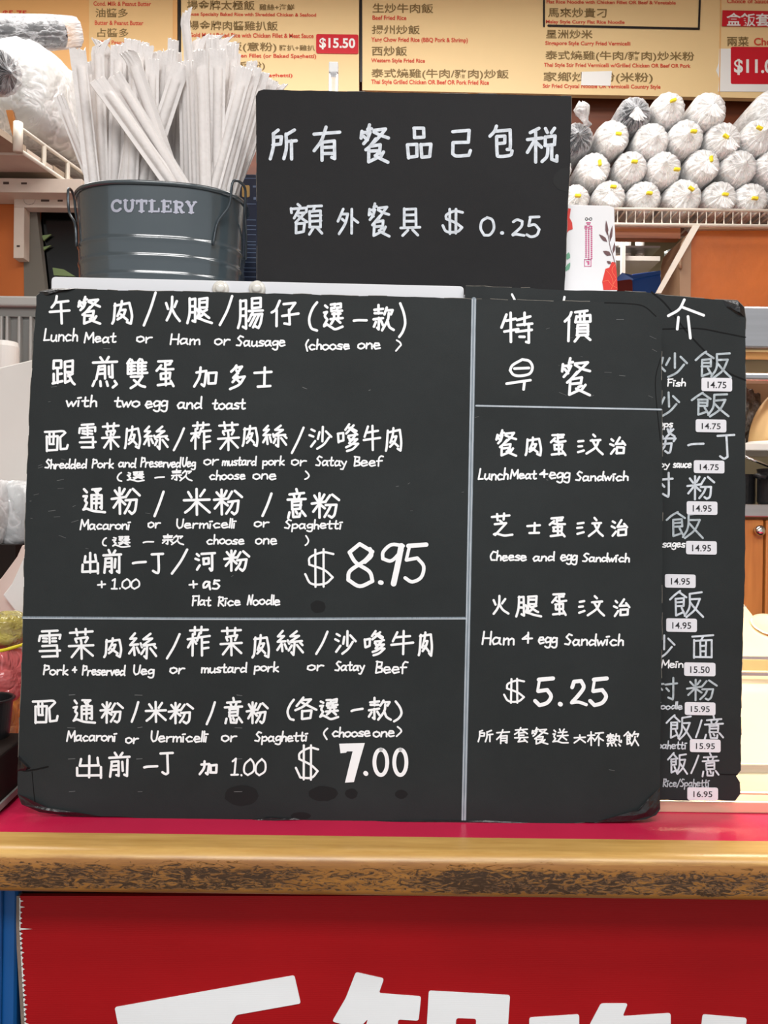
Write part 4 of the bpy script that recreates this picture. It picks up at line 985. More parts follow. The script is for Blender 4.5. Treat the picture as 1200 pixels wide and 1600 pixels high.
for s_ in (((946, 421), (954, 430), (958, 442), (955, 452)), ((962, 412), (956, 422), (962, 434)), ((941, 440), (950, 438), (956, 446)), ((963, 436), (957, 446), (964, 450))): ik.stroke([Vector(p) for p in s_], .7)
ik.done('flower_line', K['petal_line'], tea)
ik = Ink(tpl, .0005)
def leaf(a, b, w):
    a, b = Vector(a), Vector(b); n = (b - a); m_ = Vector((-n.y, n.x)).normalized() * w
    ik.poly([tuple(a), tuple(a + n * .35 + m_), tuple(a + n * .7 + m_ * .7), tuple(b), tuple(a + n * .7 - m_ * .7), tuple(a + n * .35 - m_)])
leaf((949, 368), (947, 344), 2.4); leaf((953, 378), (957, 352), 2.2); leaf((949, 378), (936, 366), 3); leaf((955, 399), (942, 392), 3.8); leaf((958, 396), (961, 378), 2); leaf((955, 412), (948, 408), 2.5)
ik.stroke([Vector(p) for p in ((948, 352), (951, 372), (954, 388), (958, 400), (961, 412))], 1.0)
ik.done('leaf_print', K['leafbrown'], tea, 'brown leafy branch print')
ik = Ink(tpl, .0005); leaf((886, 406), (889, 394), 4); leaf((884, 424), (891, 410), 3.5); ik.done('leaf_print', K['leafgreen'], tea, 'green leaf print')
ik = Ink(tpl, .0005)
for x, y0, y1 in ((914.5, 354, 402), (918.5, 354, 404), (923, 353, 404)):
    y = y0
    while y < y1: ik.poly([(x, y), (x + 2.6, y), (x + 2.6, y + 2), (x, y + 2)]); y += 3.1
for x in (914, 921): ik.stroke([Vector((x, 353)), Vector((x + 3, 353)), Vector((x + 3, 357)), Vector((x, 357)), Vector((x, 353))], .9, False)
for q in ((916, 347, 923, 349), (917, 350, 922, 351.5), (913, 405, 924, 406), (913, 415.5, 924, 416.5), (913, 405, 914, 416), (923, 405, 924, 416), (916, 408, 921, 409.5), (918, 410, 921, 413.5)): ik.poly([(q[0], q[1]), (q[2], q[1]), (q[2], q[3]), (q[0], q[3])])
ik.done('printed_text', K['magenta'], tea, 'magenta text column')
ik = Ink(tpl, .0005)
for x in (916.5, 923): ik.stroke([Vector((x + 2 * math.cos(a), 342 + 2 * math.sin(a))) for a in [k * math.pi / 4 for k in range(9)]], .8)
ik.stroke([Vector((918, 342)), Vector((921, 342))], .8); ik.done('small_mark', K['black_print'], tea)
# little bottle whose cap shows above the small sign
bt = P(521, 140, 1.16)
bot = thing('spray_bottle', 'slim bottle with square white cap poking above the small sign', 'bottle', (bt.x, 1.16, ZB))
bm = bmesh.new(); lathe(bm, [(.02, 0), (.02, .2), (.008, .235), (.0075, P(521, 117, 1.16).z - ZB)], (bt.x, 1.16, ZB), 20); part('bottle_body', bm, K['film_thin'], bot, smooth=True)
za, zb2 = P(521, 117, 1.16).z, P(521, 100, 1.16).z
part('cap', B(bt.x - .007, bt.x + .007, 1.153, 1.167, za, zb2), K['white'], bot, bevel=.0015)

# ------------------------------------------------------------------ menu panels high on the kitchen wall
mpl = Plane((0, YM, 0), (0, -1, 0)); mp_ = mpl.at
def panel(label, x0, x1, mtl, yb0, yb1):
    r = thing('wall_menu', label, 'menu board', tuple(mp_((x0 + x1) / 2, yb0)))
    bm = bmesh.new(); prism(bm, [mp_(x0, -140), mp_(x1, -140), mp_(x1, yb1), mp_(x0, yb0)], Vector((0, .02, 0))); part('menu_panel', bm, mtl, r)
    return r
mA = panel('orange wall menu panel priced $5.75 behind the black bowls and straws', -260, 277, K['menu_left'], 138, 140)
mB = panel('middle tan wall menu panel with the small red price tag, behind the straws', 283, 561, K['menu'], 140, 143)
mC = panel('wide tan wall menu panel with a black-boxed dish, white patches and large red tag', 566, 1420, K['menu'], 141, 158)
def zh(r, t, x0, y0, x1, y1, m='menu_txt', bold=.012, name='menu_line', slope=.008):
    ik = Ink(mp_, .0012); printed(ik, t, x0, y0, x1, y1, slope, bold); return ik.done(name, K[m], r)
for t, x0, y0, x1, y1, m in (("$5.75", 4, 16, 42, 27, 'menu_red'), ("Cond. Milk & Peanut Butter", 146, 2, 236, 9, 'menu_red'), ("油醬多", 149, 13, 200, 27, 'menu_txt'), ("Butter & Peanut Butter", 148, 32, 224, 39, 'menu_red'), ("占醬多", 152, 44, 201, 58, 'menu_txt'), ("Milk & Peanut Butter", 150, 63, 222, 69, 'menu_red')): zh(mA, t, x0, y0, x1, y1, m, .02 if m == 'menu_red' else .012)
for x in (128,):
    ik = Ink(mp_, .0008); ik.poly([(139, -40), (270, -40), (270, 132), (139, 130)]); ik.done('menu_cell', K['menu_cell'], mA)
for t, x0, y0, x1, y1, m in (("場金牌太極飯", 292, 0, 398, 15, 'menu_txt'), ("雞絲+海鮮", 405, 6, 460, 16, 'menu_txt'), ("House Specialty Baked Rice with Shredded Chicken & Seafood", 290, 19, 494, 26, 'menu_red'), ("場金牌肉醬雞扒飯", 294, 32, 434, 47, 'menu_txt'), ("Gold Medal Baked Rice with Chicken Fillet & Meat Sauce", 296, 51, 490, 58, 'menu_red'), ("牌雞扒飯(意粉)", 296, 65, 432, 81, 'menu_txt'), ("豬扒+雞扒", 436, 70, 492, 79, 'menu_txt'), ("Pork Chop & Chicken Fillet (or Baked Spaghetti)", 296, 83, 494, 91, 'menu_red'), ("焗金牌雞飯(粉)", 296, 95, 414, 109, 'menu_txt'), ("Baked Rice (or Spaghetti)", 330, 114, 457, 121, 'menu_red')): zh(mB, t, x0, y0, x1, y1, m, .02 if m == 'menu_red' else .012)
def tagbox(r, x0, y0, x1, y1, text, bx):
    bm = bmesh.new(); prism(bm, [mp_(x, y, .003) for x, y in rounded([(x0, y0), (x1, y0 + 1), (x1, y1 + 1), (x0, y1)], 3)], Vector((0, .0022, 0)))
    t_ = part('price_tag', bm, K['tag_red'], r); t_['label'] = 'red price tag'
    ik = Ink(mp_, .004); printed(ik, text, *bx, .012, .028); q = link_raw('tag_lettering', ik.bm, K['white']); q.parent = t_
tagbox(mB, 494, 53, 560, 83, '$15.50', (499, 59, 555, 77))
for t, x0, y0, x1, y1, m in (("生炒牛肉飯", 582, 5, 677, 20, 'menu_txt'), ("Beef Fried Rice", 582, 24, 635, 31, 'menu_red'), ("揚州炒飯", 581, 39, 656, 53, 'menu_txt'), ("Yang Chow Fried Rice (BBQ Pork & Shrimp)", 580, 58, 731, 67, 'menu_red'), ("西炒飯", 581, 72, 636, 87, 'menu_txt'), ("Western Style Fried Rice", 580, 91, 664, 99, 'menu_red'), ("泰式燒雞(牛肉/豬肉)炒飯", 580, 107, 795, 123, 'menu_txt'), ("Thai Style Grilled Chicken OR Beef OR Pork Fried Rice", 580, 124, 764, 133, 'menu_red'),
   ("Flat Rice Noodle with Chicken Fillet OR Beef & Vegetable", 854, 0, 1056, 7, 'menu_red'), ("馬來炒貴刁", 856, 12, 948, 27, 'menu_txt'), ("Malay Style Curry Flat Rice Noodle", 853, 31, 976, 38, 'menu_red'), ("星洲炒米", 853, 46, 926, 60, 'menu_txt'), ("Singapore Style Curry Fried Vermicelli", 852, 64, 985, 72, 'menu_red'), ("泰式燒雞(牛肉/豬肉)炒米粉", 852, 79, 1085, 95, 'menu_txt'), ("Thai Style Stir Fried Vermicelli w/Grilled Chicken OR Beef OR Pork", 850, 98, 1079, 106, 'menu_red'), ("家鄉炒銀粉(米粉)", 849, 112, 1020, 129, 'menu_txt'), ("Stir Fried Crystal Noodle OR Vermicelli Country Style", 848, 131, 1032, 139, 'menu_red'),
   ("Choice of Sauce: Tomato", 1136, -2, 1240, 5, 'menu_red'), ("兩菜", 1136, 57, 1170, 72, 'menu_txt'), ("Choice", 1178, 59, 1225, 71, 'menu_red')): zh(mC, t, x0, y0, x1, y1, m, .02 if m == 'menu_red' else .012)
def frame_line(r, pts, w, m):
    ik = Ink(mp_, .002)
    for a, b in zip(pts, pts[1:]): ik.stroke([Vector(a), Vector(b)], w)
    return ik.done('frame_line', m, r)
frame_line(mC, [(850, -40), (850, 41)], 3.0, K['black']); frame_line(mC, [(857, 40), (1000, 43), (1092, 45)], 3.6, K['black']); frame_line(mC, [(1092, 45), (1095, -40)], 3.2, K['black'])
frame_line(mC, [(1127, -40), (1124, 150)], 1.6, K['menu_left'])
bm = bmesh.new(); prism(bm, [mp_(x, y, .002) for x, y in ((909, 112), (956, 111), (954, 134), (908, 133))], Vector((0, .0012, 0))); part('white_patch', bm, K['white'], mC)
bm = bmesh.new(); prism(bm, [mp_(x, y, .002) for x, y in ((1124, 76), (1142, 76), (1142, 80), (1200, 80), (1300, 82), (1300, 144), (1122, 143), (1124, 122), (1119, 110), (1123, 98))], Vector((0, .0012, 0))); part('white_patch', bm, K['white'], mC)
tagbox(mC, 1142, 73, 1290, 131, '$11.00', (1147, 92, 1222, 117))
ik = Ink(mp_, .003); ik.poly([(1129, 16), (1300, 19), (1300, 43), (1128, 41)]); q = ik.done('red_heading', K['tag_red'], mC)
ik = Ink(mp_, .004); printed(ik, '盒飯套餐', 1135, 20, 1226, 41, .01, .02); ik.done('heading_lettering', K['white'], mC)
for x0, nm in ((277.5, 'strip'), (561.5, 'strip')):
    bm = bmesh.new(); prism(bm, [mp_(x0 + .5, -140), mp_(x0 + 4.2, -140), mp_(x0 + 4.8, 130 if x0 < 300 else 128), mp_(x0 + 1, 130 if x0 < 300 else 128)], Vector((0, .015, 0)))
    tag(link('divider_strip', bm, K['black']), 'narrow black strip between the ' + ('left and middle' if x0 < 300 else 'middle and right') + ' wall menu panels', 'strip', 'black strips between the menu panels')

# ------------------------------------------------------------------ right wire shelf with wrapped lid stacks
YF = 2.02
def shelf_right():
    zt, zbm = P(1000, 327, YF).z, P(1000, 351, YF).z
    x0, x1 = P(880, 340, YF).x - .30, P(1300, 340, YF).x
    r = thing('wire_shelf', 'white coated wire shelf carrying the wrapped lid stacks with yellow ties', 'shelf', ((x0 + x1) / 2, YF, zbm))
    bm = bmesh.new(); tube(bm, [(x0, YF, zt), (x1, YF, zt)], .0042, 8); tube(bm, [(x0, YF, zbm), (x1, YF, zbm)], .0048, 8); part('front_rail', bm, K['wire_white'], r, smooth=True)
    bm = bmesh.new(); x = x0
    while x < x1:
        tube(bm, [(x, YF, zbm), (x, YF, zt), (x, YF + .20, zt)], .0026, 6); x += .0233
    part('shelf_wire', bm, K['wire_white'], r)
    bm = bmesh.new(); tube(bm, [(x0, YF + .20, zt), (x1, YF + .20, zt)], .004, 8); tube(bm, [(x0, YF + .10, zt - .006), (x1, YF + .10, zt - .006)], .004, 8); part('cross_rail', bm, K['wire_white'], r)
    a, b = P(1089, 352, YF + .02), P(1027, 458, YF + .02); b.y = YF + .42
    bm = bmesh.new(); d = Vector((.011, 0, 0))
    prism(bm, [P(1083, 352, YF - .006), P(1094, 352, YF - .006), P(1033, 458, YF - .006), P(1025, 458, YF - .006)], Vector((0, .008, 0))); part('diagonal_brace', bm, K['wire_white'], r)
    return zt + .0035
ZSH = shelf_right()
def bundle_mesh(R, L, pleats, seed, knot=(0, 0), sag=0.0):
    rnd = random.Random(seed); bm = bmesh.new(); NA = 64
    ph = [rnd.uniform(0, 6.28) for _ in range(4)]
    prof = [(.05, -.012), (.12, -.004), (.25, .0), (.45, .004), (.65, .006), (.82, .010), (.94, .018), (1.0, .034), (1.0, L * .5), (.99, L * .8), (.9, L)]
    rings = []
    for i, (rr, y) in enumerate(prof):
        ring = []
        for k in range(NA):
            a = 2 * math.pi * k / NA
            pl = (math.sin(pleats * a + ph[0]) * .6 + math.sin(pleats * 1.7 * a + ph[1]) * .4 + math.sin(5 * a + ph[2]) * .4)
            amp = .0017 * min(1, rr * 1.3) if i < 8 else .0016
            r_ = R * rr * (1 + (.03 if i >= 7 else .0) * math.sin(3 * a + ph[3])) + (amp * .5 * pl if i >= 6 else 0)
            f = max(0, 1 - rr)
            ring.append(bm.verts.new((r_ * math.cos(a) + knot[0] * f, y - amp * pl * (1 if i < 8 else 0) + rnd.uniform(-.0012, .0012), r_ * math.sin(a) + knot[1] * f)))
        rings.append(ring)
    for A, Bq in zip(rings, rings[1:]):
        for k in range(NA): bm.faces.new((A[k], A[(k + 1) % NA], Bq[(k + 1) % NA], Bq[k]))
    bm.faces.new(rings[0][::-1]); bm.faces.new(rings[-1])
    return bm
def bundle(px, py, rpx, label, inner='lids', tie=None, y=None, L=.19, seed=0, group='wrapped stacks of lids on the right wire shelf', zfloor=None, tail=False):
    y = YF + .012 if y is None else y
    c = P(px, py, y); R = rpx * .965 / FPX * y
    r = thing('wrapped_lid_stack', label, 'packaged lids', tuple(c), group)
    bm = bundle_mesh(R, L, 13 + seed % 5, seed, ((seed * 37 % 11 - 5) * .0015, (seed * 53 % 9 - 4) * .0015))
    o = link('plastic_wrap', bm, K['film_thin' if inner == 'blacklids' else 'film'], r, smooth=True)
    bm = bmesh.new(); lathe(bm, [(R * .3, .016), (R * .34, .019), (R * .62, .019), (R * .66, .016), (R * .82, .017), (R * .86, .024), (R * .90, .022), (R * .93, .03), (R * .93, L * .9), (R * .86, L * .97)], (0, 0, 0), 40, 'Y'); link('lid_stack', bm, K[inner], r, smooth=True).modifiers.new('e', 'EDGE_SPLIT')
    kx, kz = (seed * 37 % 11 - 5) * .0015, (seed * 53 % 9 - 4) * .0015
    if tie is not None:
        tx, ty = (tie[0] - px) / FPX * y, -(tie[1] - py) / FPX * y
        bm = bmesh.new(); a = tie[2] if len(tie) > 2 else .1
        vs = box(bm, -.008, .008, -.006, .004, -.004, .004)
        for v in vs: v.co = Matrix.Rotation(a, 3, 'Y') @ v.co; v.co += Vector((tx, -.012, ty))
        link('yellow_tie', bm, K['yellow'], r, bevel=.002)
    # gathered tail of the wrap below the knot
    if tail:
        bm = bmesh.new()
        for k in range(7):
            a = -1.57 + (k - 3) * .22
            p0 = Vector((kx, -.010, kz)); p1 = p0 + Vector((math.cos(a) * .03, -.012, math.sin(a) * .04)); bm.faces.new([bm.verts.new(p) for p in (p0 + Vector((-.003, 0, 0)), p0 + Vector((.003, -.002, 0)), p1 + Vector((.006, .003 * (k % 2), -.004)), p1 + Vector((-.006, -.003 * (k % 2), 0)))])
        link('wrap_tail', bm, K['film'], r)
    return r
ordn = ['first', 'second', 'third', 'fourth', 'fifth', 'sixth', 'seventh']
row1 = [(902, 306, 24, (901, 309)), (956, 302, 27, (956, 295)), (1011, 304, 28, (1012, 305)), (1073, 303, 30, (1077, 298, .6)), (1131, 304, 28, (1130, 307)), (1180, 306, 27, (1176, 313)), (1236, 304, 29, None)]
row2 = [(932, 258, 27, (935, 258, 1.4)), (990, 256, 27, (989, 256)), (1042, 258, 29, (1055, 268)), (1104, 254, 28, (1108, 252, 1.5)), (1161, 256, 29, None), (1216, 256, 29, None)]
row3 = [(961, 208, 28, (964, 213)), (1022, 213, 29, None), (1077, 208, 29, (1081, 209)), (1136, 212, 29, (1131, 217, .6)), (1192, 208, 29, (1183, 204, .4))]
row4 = [(1050, 163, 27, (1049, 161, -.3)), (1112, 166, 30, None)]
sd = 1
for rn, row, nm in ((0, row1, 'bottom'), (1, row2, 'second'), (2, row3, 'third'), (3, row4, 'top')):
    for i, (x, y, r_, tie) in enumerate(row):
        sd += 1
        bundle(x, y, r_, f"wrapped stack of white lids, {ordn[i]} from the left in the {nm} row on the shelf", 'lids', tie, seed=sd, L=.18 + (sd % 3) * .006, tail=(sd % 3 == 0))
bundle(995, 171, 28, 'black lids in clear wrap lying left of the top row on the wire shelf', 'blacklids', None, seed=31, tail=True)
bundle(906, 210, 26, 'black lids in a knotted clear bag beside the small black sign', 'blacklids', None, seed=33)
kn = P(912, 175, YF)
bm = bmesh.new(); lathe(bm, [(.010, -.03), (.006, -.018), (.014, 0), (.022, .014), (.018, .026), (.006, .034)], (0, 0, 0), 14)
for v in bm.verts: v.co += Vector((random.uniform(-.003, .003), random.uniform(-.003, .003), random.uniform(-.003, .003)))
k_ = [o for o in bpy.data.objects if o.get('label', '').startswith('black lids in a knotted')][0]
o = link('bag_knot', bm, K['film_mid'], k_, smooth=True); o.location = kn - k_.location - Vector((0, .0, .008)); o.rotation_euler = (0, -.35, 0)
bundle(1215, 165, 34, 'clear-wrapped stack cut by the right edge, beside the top row on the wire shelf', 'lids', None, seed=35, y=YF + .06)
bundle(840, 302, 27, 'clear-wrapped stack of white lids mostly hidden behind the small sign', 'lids', None, seed=36)
bundle(872, 258, 26, 'clear-wrapped stack of white lids hidden behind the right edge of the small sign', 'lids', None, seed=37)

# ------------------------------------------------------------------ below the right shelf: hood, opening to the back kitchen
YO = 2.05
bm = bmesh.new()
hd = thing('extractor_housing', 'orange painted housing with rounded upper corner under the right wire shelf', 'housing', tuple(P(1150, 520, YO)))
prism(bm, [P(x, y, YO) for x, y in rounded([(1079, 358), (1330, 358), (1330, 578), (1076, 578)], 14)], Vector((0, .14, 0))); part('orange_front', bm, K['orange2'], hd)
bm = bmesh.new(); prism(bm, [P(x, y, YO - .004) for x, y in ((1062, 578), (1062, 392), (1066, 376), (1076, 364), (1090, 358), (1084, 366), (1080, 380), (1078, 578))], Vector((0, .14, 0))); part('tan_side', bm, K['tan'], hd)
bm = bmesh.new(); tube(bm, catmull([P(1330, 358, YO - .01), P(1110, 358, YO - .01), P(1085, 362, YO - .01), P(1070, 374, YO - .01), P(1064, 392, YO - .01), P(1063, 420, YO - .01)], 4), .0045, 8); part('trim_bead', bm, K['tan'], hd, smooth=True)
yy = 2.7
tr = thing('timber_beam', 'red-brown timber beam under the right wire shelf', 'beam', tuple(P(1000, 365, 2.42)))
part('beam', B(P(800, 360, 2.05).x, P(1061, 360, 2.05).x, 2.04, 2.07, P(1000, 372, 2.04).z, P(1000, 355, 2.04).z), wood_panel('red_timber', (118, 60, 30), (156, 92, 48), (2, 20, 40)), tr)
rk = thing('storage_rack', 'pale rack holding white tubs, seen far back through the opening', 'rack', tuple(P(990, 420, 3.4)))
part('rack_shelf', B(P(900, 420, 3.4).x, P(1025, 420, 3.4).x, 3.35, 3.6, P(1000, 413, 3.4).z, P(1000, 406, 3.4).z), K['cream'], rk)
part('rack_shelf', B(P(900, 420, 3.4).x, P(1025, 420, 3.4).x, 3.35, 3.6, P(1000, 393, 3.4).z, P(1000, 390, 3.4).z), K['steel'], rk)
part('rack_post', B(P(970, 420, 3.34).x, P(976, 420, 3.34).x, 3.33, 3.35, .0, P(1000, 385, 3.4).z), K['cream'], rk)
for i, x in enumerate((966, 981, 1002)):
    for j, (y0, y1) in enumerate(((376, 390), (394, 406))):
        bm = bmesh.new(); a, b = P(x, y1, 3.42), P(x, y0, 3.42); lathe(bm, [(.017, 0), (.020, (b - a).z)], (a.x, 3.44, a.z), 16)
        tag(link('storage_tub', bm, K['white'], smooth=False), f"small white tub, {ordn[i]} from the left on the {'upper' if j == 0 else 'lower'} rack level at the back", 'tub', 'white tubs on the back rack')
zk = CZ + .69
cb = thing('tall_cupboard', 'tall cupboard in the back kitchen carrying the blue bin and maroon cloth', 'cupboard', (P(1000, 500, 2.8).x, 2.8, 0))
part('cupboard_body', B(P(945, 500, 2.8).x, P(1068, 500, 2.5).x, 2.47, 3.15, 0, zk - .02), K['olive_wall'], cb); part('cupboard_top', B(P(945, 500, 2.8).x, P(1068, 500, 2.5).x, 2.465, 3.15, zk - .02, zk), K['cream'], cb)
def PK(x, y, d):
    p = P(x, y, d); p.z = max(p.z, zk); return p
bn = thing('storage_bin', 'blue plastic bin in the back kitchen, right of the white flowered carton', 'bin', tuple(P(1005, 470, 2.9)))
bm = bmesh.new(); prism(bm, [PK(x, y, 2.85) for x, y in ((988, 428), (1036, 422), (1030, 560), (990, 560))], Vector((0, .25, 0))); part('bin_wall', bm, K['bin_blue'], bn, bevel=.004)
bm = bmesh.new(); prism(bm, [P(x, y, 2.84) for x, y in ((972, 426), (990, 430), (1036, 422), (1036, 427), (990, 436))], Vector((0, .25, 0))); part('bin_rim', bm, K['bin_blue'], bn)
bm = bmesh.new(); prism(bm, [PK(x, y, 2.8) for x, y in rounded([(955, 440), (988, 436), (990, 560), (955, 560)], 5)], Vector((0, .045, 0))); tag(link('folded_cloth', bm, K['maroon']), 'maroon cloth left of the blue bin in the back kitchen', 'cloth')
bm = bmesh.new(); c = P(1049, 430, 2.5)
rg = []
for i in range(14):
    t = i / 13; z = (1 - t) * P(1049, 392, 2.5).z + t * zk; ring = []
    for k in range(20):
        a = k * math.pi / 10; r_ = .026 * (1 + .12 * math.sin(3 * a + i) + random.uniform(-.08, .08)) * (.75 if i == 0 else 1)
        ring.append(bm.verts.new((c.x + r_ * math.cos(a) + .006 * math.sin(i * .9), 2.5 + r_ * math.sin(a), z)))
    rg.append(ring)
for A, Bq in zip(rg, rg[1:]):
    for k in range(20): bm.faces.new((A[k], A[(k + 1) % 20], Bq[(k + 1) % 20], Bq[k]))
bm.faces.new(rg[0][::-1]); bm.faces.new(rg[-1])
tag(link('hanging_bag', bm, K['bubble'], smooth=True), 'pale blue-grey crinkled plastic bag hanging left of the orange housing', 'bag')

# ------------------------------------------------------------------ hot food case at the right
hc = thing('hot_food_case', 'stainless steel hot food case with brightly lit trays behind the narrow menu board', 'food warmer', (P(1230, 1240, 1.0).x, 1.0, ZC))
YH = .985; hx0, hx1 = P(1010, 700, YH).x, P(1420, 700, YH).x
def hb(n, px_y0, px_y1, y, d, m, **k): 
    return part(n, B(hx0, hx1, y, y + d, P(1180, px_y1, y).z, P(1180, px_y0, y).z), m, hc, **k)
hb('top_rail', 478, 544, YH + .03, .06, K['steel'], bevel=.003)
hb('light_channel', 546, 550, YH + .035, .05, K['gold']); hb('rear_panel', 550, 582, YH + .09, .01, K['olive_wall'])
for q0, q1, yq in ((1026, 1031, 1.252), (1051, 1056, 1.236), (1196, 1207, 1.058)): hb('tray_divider', q0, q1, yq, .004, K['steel'])
hb('tan_strip', 1031, 1051, 1.250, .003, K['gold'])
hb('lower_rail', 582, 594, YH + .04, .03, K['steel'], bevel=.003)
YR = .942
part('base_rail', B(hx0 - .12, hx1, YR, .968, ZC, P(1100, 1252, YR).z), K['steel_warm'], hc, bevel=.0015)
def shelf_step(ya, pya, yb, pyb, th, name):
    bm = bmesh.new(); za_, zb_ = P(1180, pya, ya).z, P(1180, pyb, yb).z
    v = [(hx0, ya, za_), (hx1, ya, za_), (hx1, yb, zb_), (hx0, yb, zb_)]; prism(bm, [Vector(p) for p in v], Vector((0, 0, -th))); part(name, bm, K['steel_warm'], hc, bevel=.002)
shelf_step(1.0, 1238, 1.06, 1208, .004, 'lower_tray'); shelf_step(1.058, 1210, 1.064, 1192, .003, 'tray_lip'); shelf_step(1.06, 1194, 1.24, 1068, .004, 'middle_tray')
shelf_step(1.238, 1070, 1.252, 1044, .003, 'tray_lip'); shelf_step(1.25, 1046, 1.44, 938, .004, 'upper_tray')
part('rear_foot', B(hx0, hx1, 1.42, 1.44, ZC, P(1180, 945, 1.44).z), K['steel'], hc)
for x in (hx0 + .01, hx1 - .03): part('corner_post', B(x, x + .02, YH + .04, YH + .06, ZC, P(1180, 590, YH).z), K['steel'], hc)
bm = bmesh.new(); c = P(1206, 979, 1.36); lathe(bm, [(.026, .001), (.030, .006), (.036, .008), (.036, .0095), (.029, .008), (.024, .002)], (0, 0, 0), 36)
for v in bm.verts: v.co.z *= .4; v.co = Matrix.Rotation(math.atan2(.091, .19), 3, 'X') @ v.co + Vector((c.x, 1.36, c.z))
tag(link('serving_pan', bm, K['steel_warm'], smooth=True), 'shallow bright pan with round rim on the upper tray of the hot case', 'pan')
l = area('heat_lamp', (P(1230, 560, 1.12).x, 1.12, P(1200, 566, 1.12).z), (0, 0, 0), .45, .1, 8, (1.0, .88, .70))
# things behind the case
bc = thing('kitchen_cabinet', 'honey wood kitchen cabinet with a round chrome knob behind the hot case', 'cabinet', tuple(P(1200, 900, 1.9)))
cx0, cx1 = P(1060, 850, 1.9).x, P(1500, 850, 1.9).x
part('cabinet_body', B(cx0, cx1, 1.92, 2.28, 0, P(1180, 808, 1.9).z), K['cab_wood'], bc)
part('steel_top', B(cx0, cx1, 1.88, 2.28, P(1180, 808, 1.88).z, P(1180, 788, 1.88).z), K['steel'], bc, bevel=.003)
dsx = P(1195, 850, 1.9).x
d1 = part('door', B(P(1080, 850, 1.9).x, dsx - .003, 1.90, 1.92, .1, P(1180, 812, 1.9).z), K['cab_wood'], bc, bevel=.003)
d2 = part('door', B(dsx + .003, cx1, 1.90, 1.92, .1, P(1180, 812, 1.9).z), K['cab_wood'], bc, bevel=.003)
kc = P(1183, 829, 1.895); bm = bmesh.new(); lathe(bm, [(.008, .006), (.0075, -.004), (.0125, -.010), (.0135, -.016), (.011, -.022), (.004, -.025)], (kc.x, 1.895, kc.z), 24, 'Y')
o = link('knob', bm, K['chrome'], smooth=True); o.parent = d1; o['label'] = 'round chrome knob'
ZT = P(1180, 788, 1.88).z
def pot(px, r, y, pytop, m, label, nm, handle=False):
    c = P(px, 780, y); r0 = thing(nm, label, 'pot', (c.x, y, ZT))
    h = P(px, pytop, y).z - ZT
    bm = bmesh.new(); lathe(bm, [(r * .9, 0), (r, h * .1), (r, h * .9), (r * 1.04, h), (r * .95, h), (r * .93, h * .3)], (c.x, y, ZT), 32); part('pot_body', bm, m, r0, smooth=False)
    bm = bmesh.new(); tube(bm, catmull([Vector((c.x - r * .98, y - r * .15, ZT + h * .75)), Vector((c.x - r * 1.25, y - r * .2, ZT + h * .8)), Vector((c.x - r * 1.25, y - r * .5, ZT + h * .8)), Vector((c.x - r * .9, y - r * .5, ZT + h * .75))], 5), .006, 8); part('pot_handle', bm, m, r0, smooth=True)
pot(1217, .052, 2.0, 733, K['dark'], 'black cooking pot on the steel top behind the hot case', 'cooking_pot')
pot(1152, .045, 2.06, 742, K['dark'], 'dark pan partly hidden by the board edge, on the steel top', 'cooking_pan')
ws = thing('wall_ledge', 'white-lit ledge above the pots behind the hot case', 'shelf', tuple(P(1200, 698, 2.1)))
part('back_panel', B(cx0 - .05, cx1, 2.275, 2.285, P(1180, 704, 2.06).z, P(1180, 590, 2.275).z), K['plaster'], ws)
part('ledge', B(cx0 - .05, cx1, 2.06, 2.27, P(1180, 704, 2.06).z, P(1180, 692, 2.06).z), K['cream'], ws, bevel=.003)
ln = tag(link('steel_ladle', (lambda bm: (tube(bm, [P(1160, 712, 2.03), P(1205, 730, 2.03)], .004, 8), bm)[1])(bmesh.new()), K['chrome'], smooth=True), 'steel utensil lying slantwise below the white ledge', 'utensil')
gd = thing('brass_bowl', 'large golden dome standing on the white ledge behind the hot case', 'bowl', tuple(P(1215, 692, 2.16)))
zg = P(1180, 692, 2.06).z; gx = P(1246, 690, 2.14).x; hg = P(1246, 600, 2.14).z - zg
bm = bmesh.new(); lathe(bm, [(.140 * math.cos(a), hg * math.sin(a)) for a in [k * math.pi / 2 / 14 for k in range(14)]] + [(.008, hg)], (gx, 2.13, zg), 48, 'Z', 1.0, .44); part('dome', bm, K['gold'], gd, smooth=True)
bm = bmesh.new(); lathe(bm, [(.141, 0), (.144, .003), (.144, .008), (.139, .01)], (gx, 2.13, zg), 48, 'Z', 1.0, .44); part('rim', bm, K['cream'], gd, smooth=True)
bm = bmesh.new(); c = P(1168, 640, 2.2)
bmesh.ops.create_icosphere(bm, subdivisions=4, radius=1)
for v in bm.verts: v.co = Vector((v.co.x * .05, v.co.y * .035, v.co.z * .092)) * (1 + random.uniform(-.02, .02) + .16 * math.sin(v.co.x * 11) * math.sin(v.co.z * 9 + 1)) + Vector((c.x + .012, 2.237, zg + .085))
tag(link('roast_meat', bm, K['foodgrey'], smooth=True), 'dark roast left of the golden dome on the white ledge', 'food')

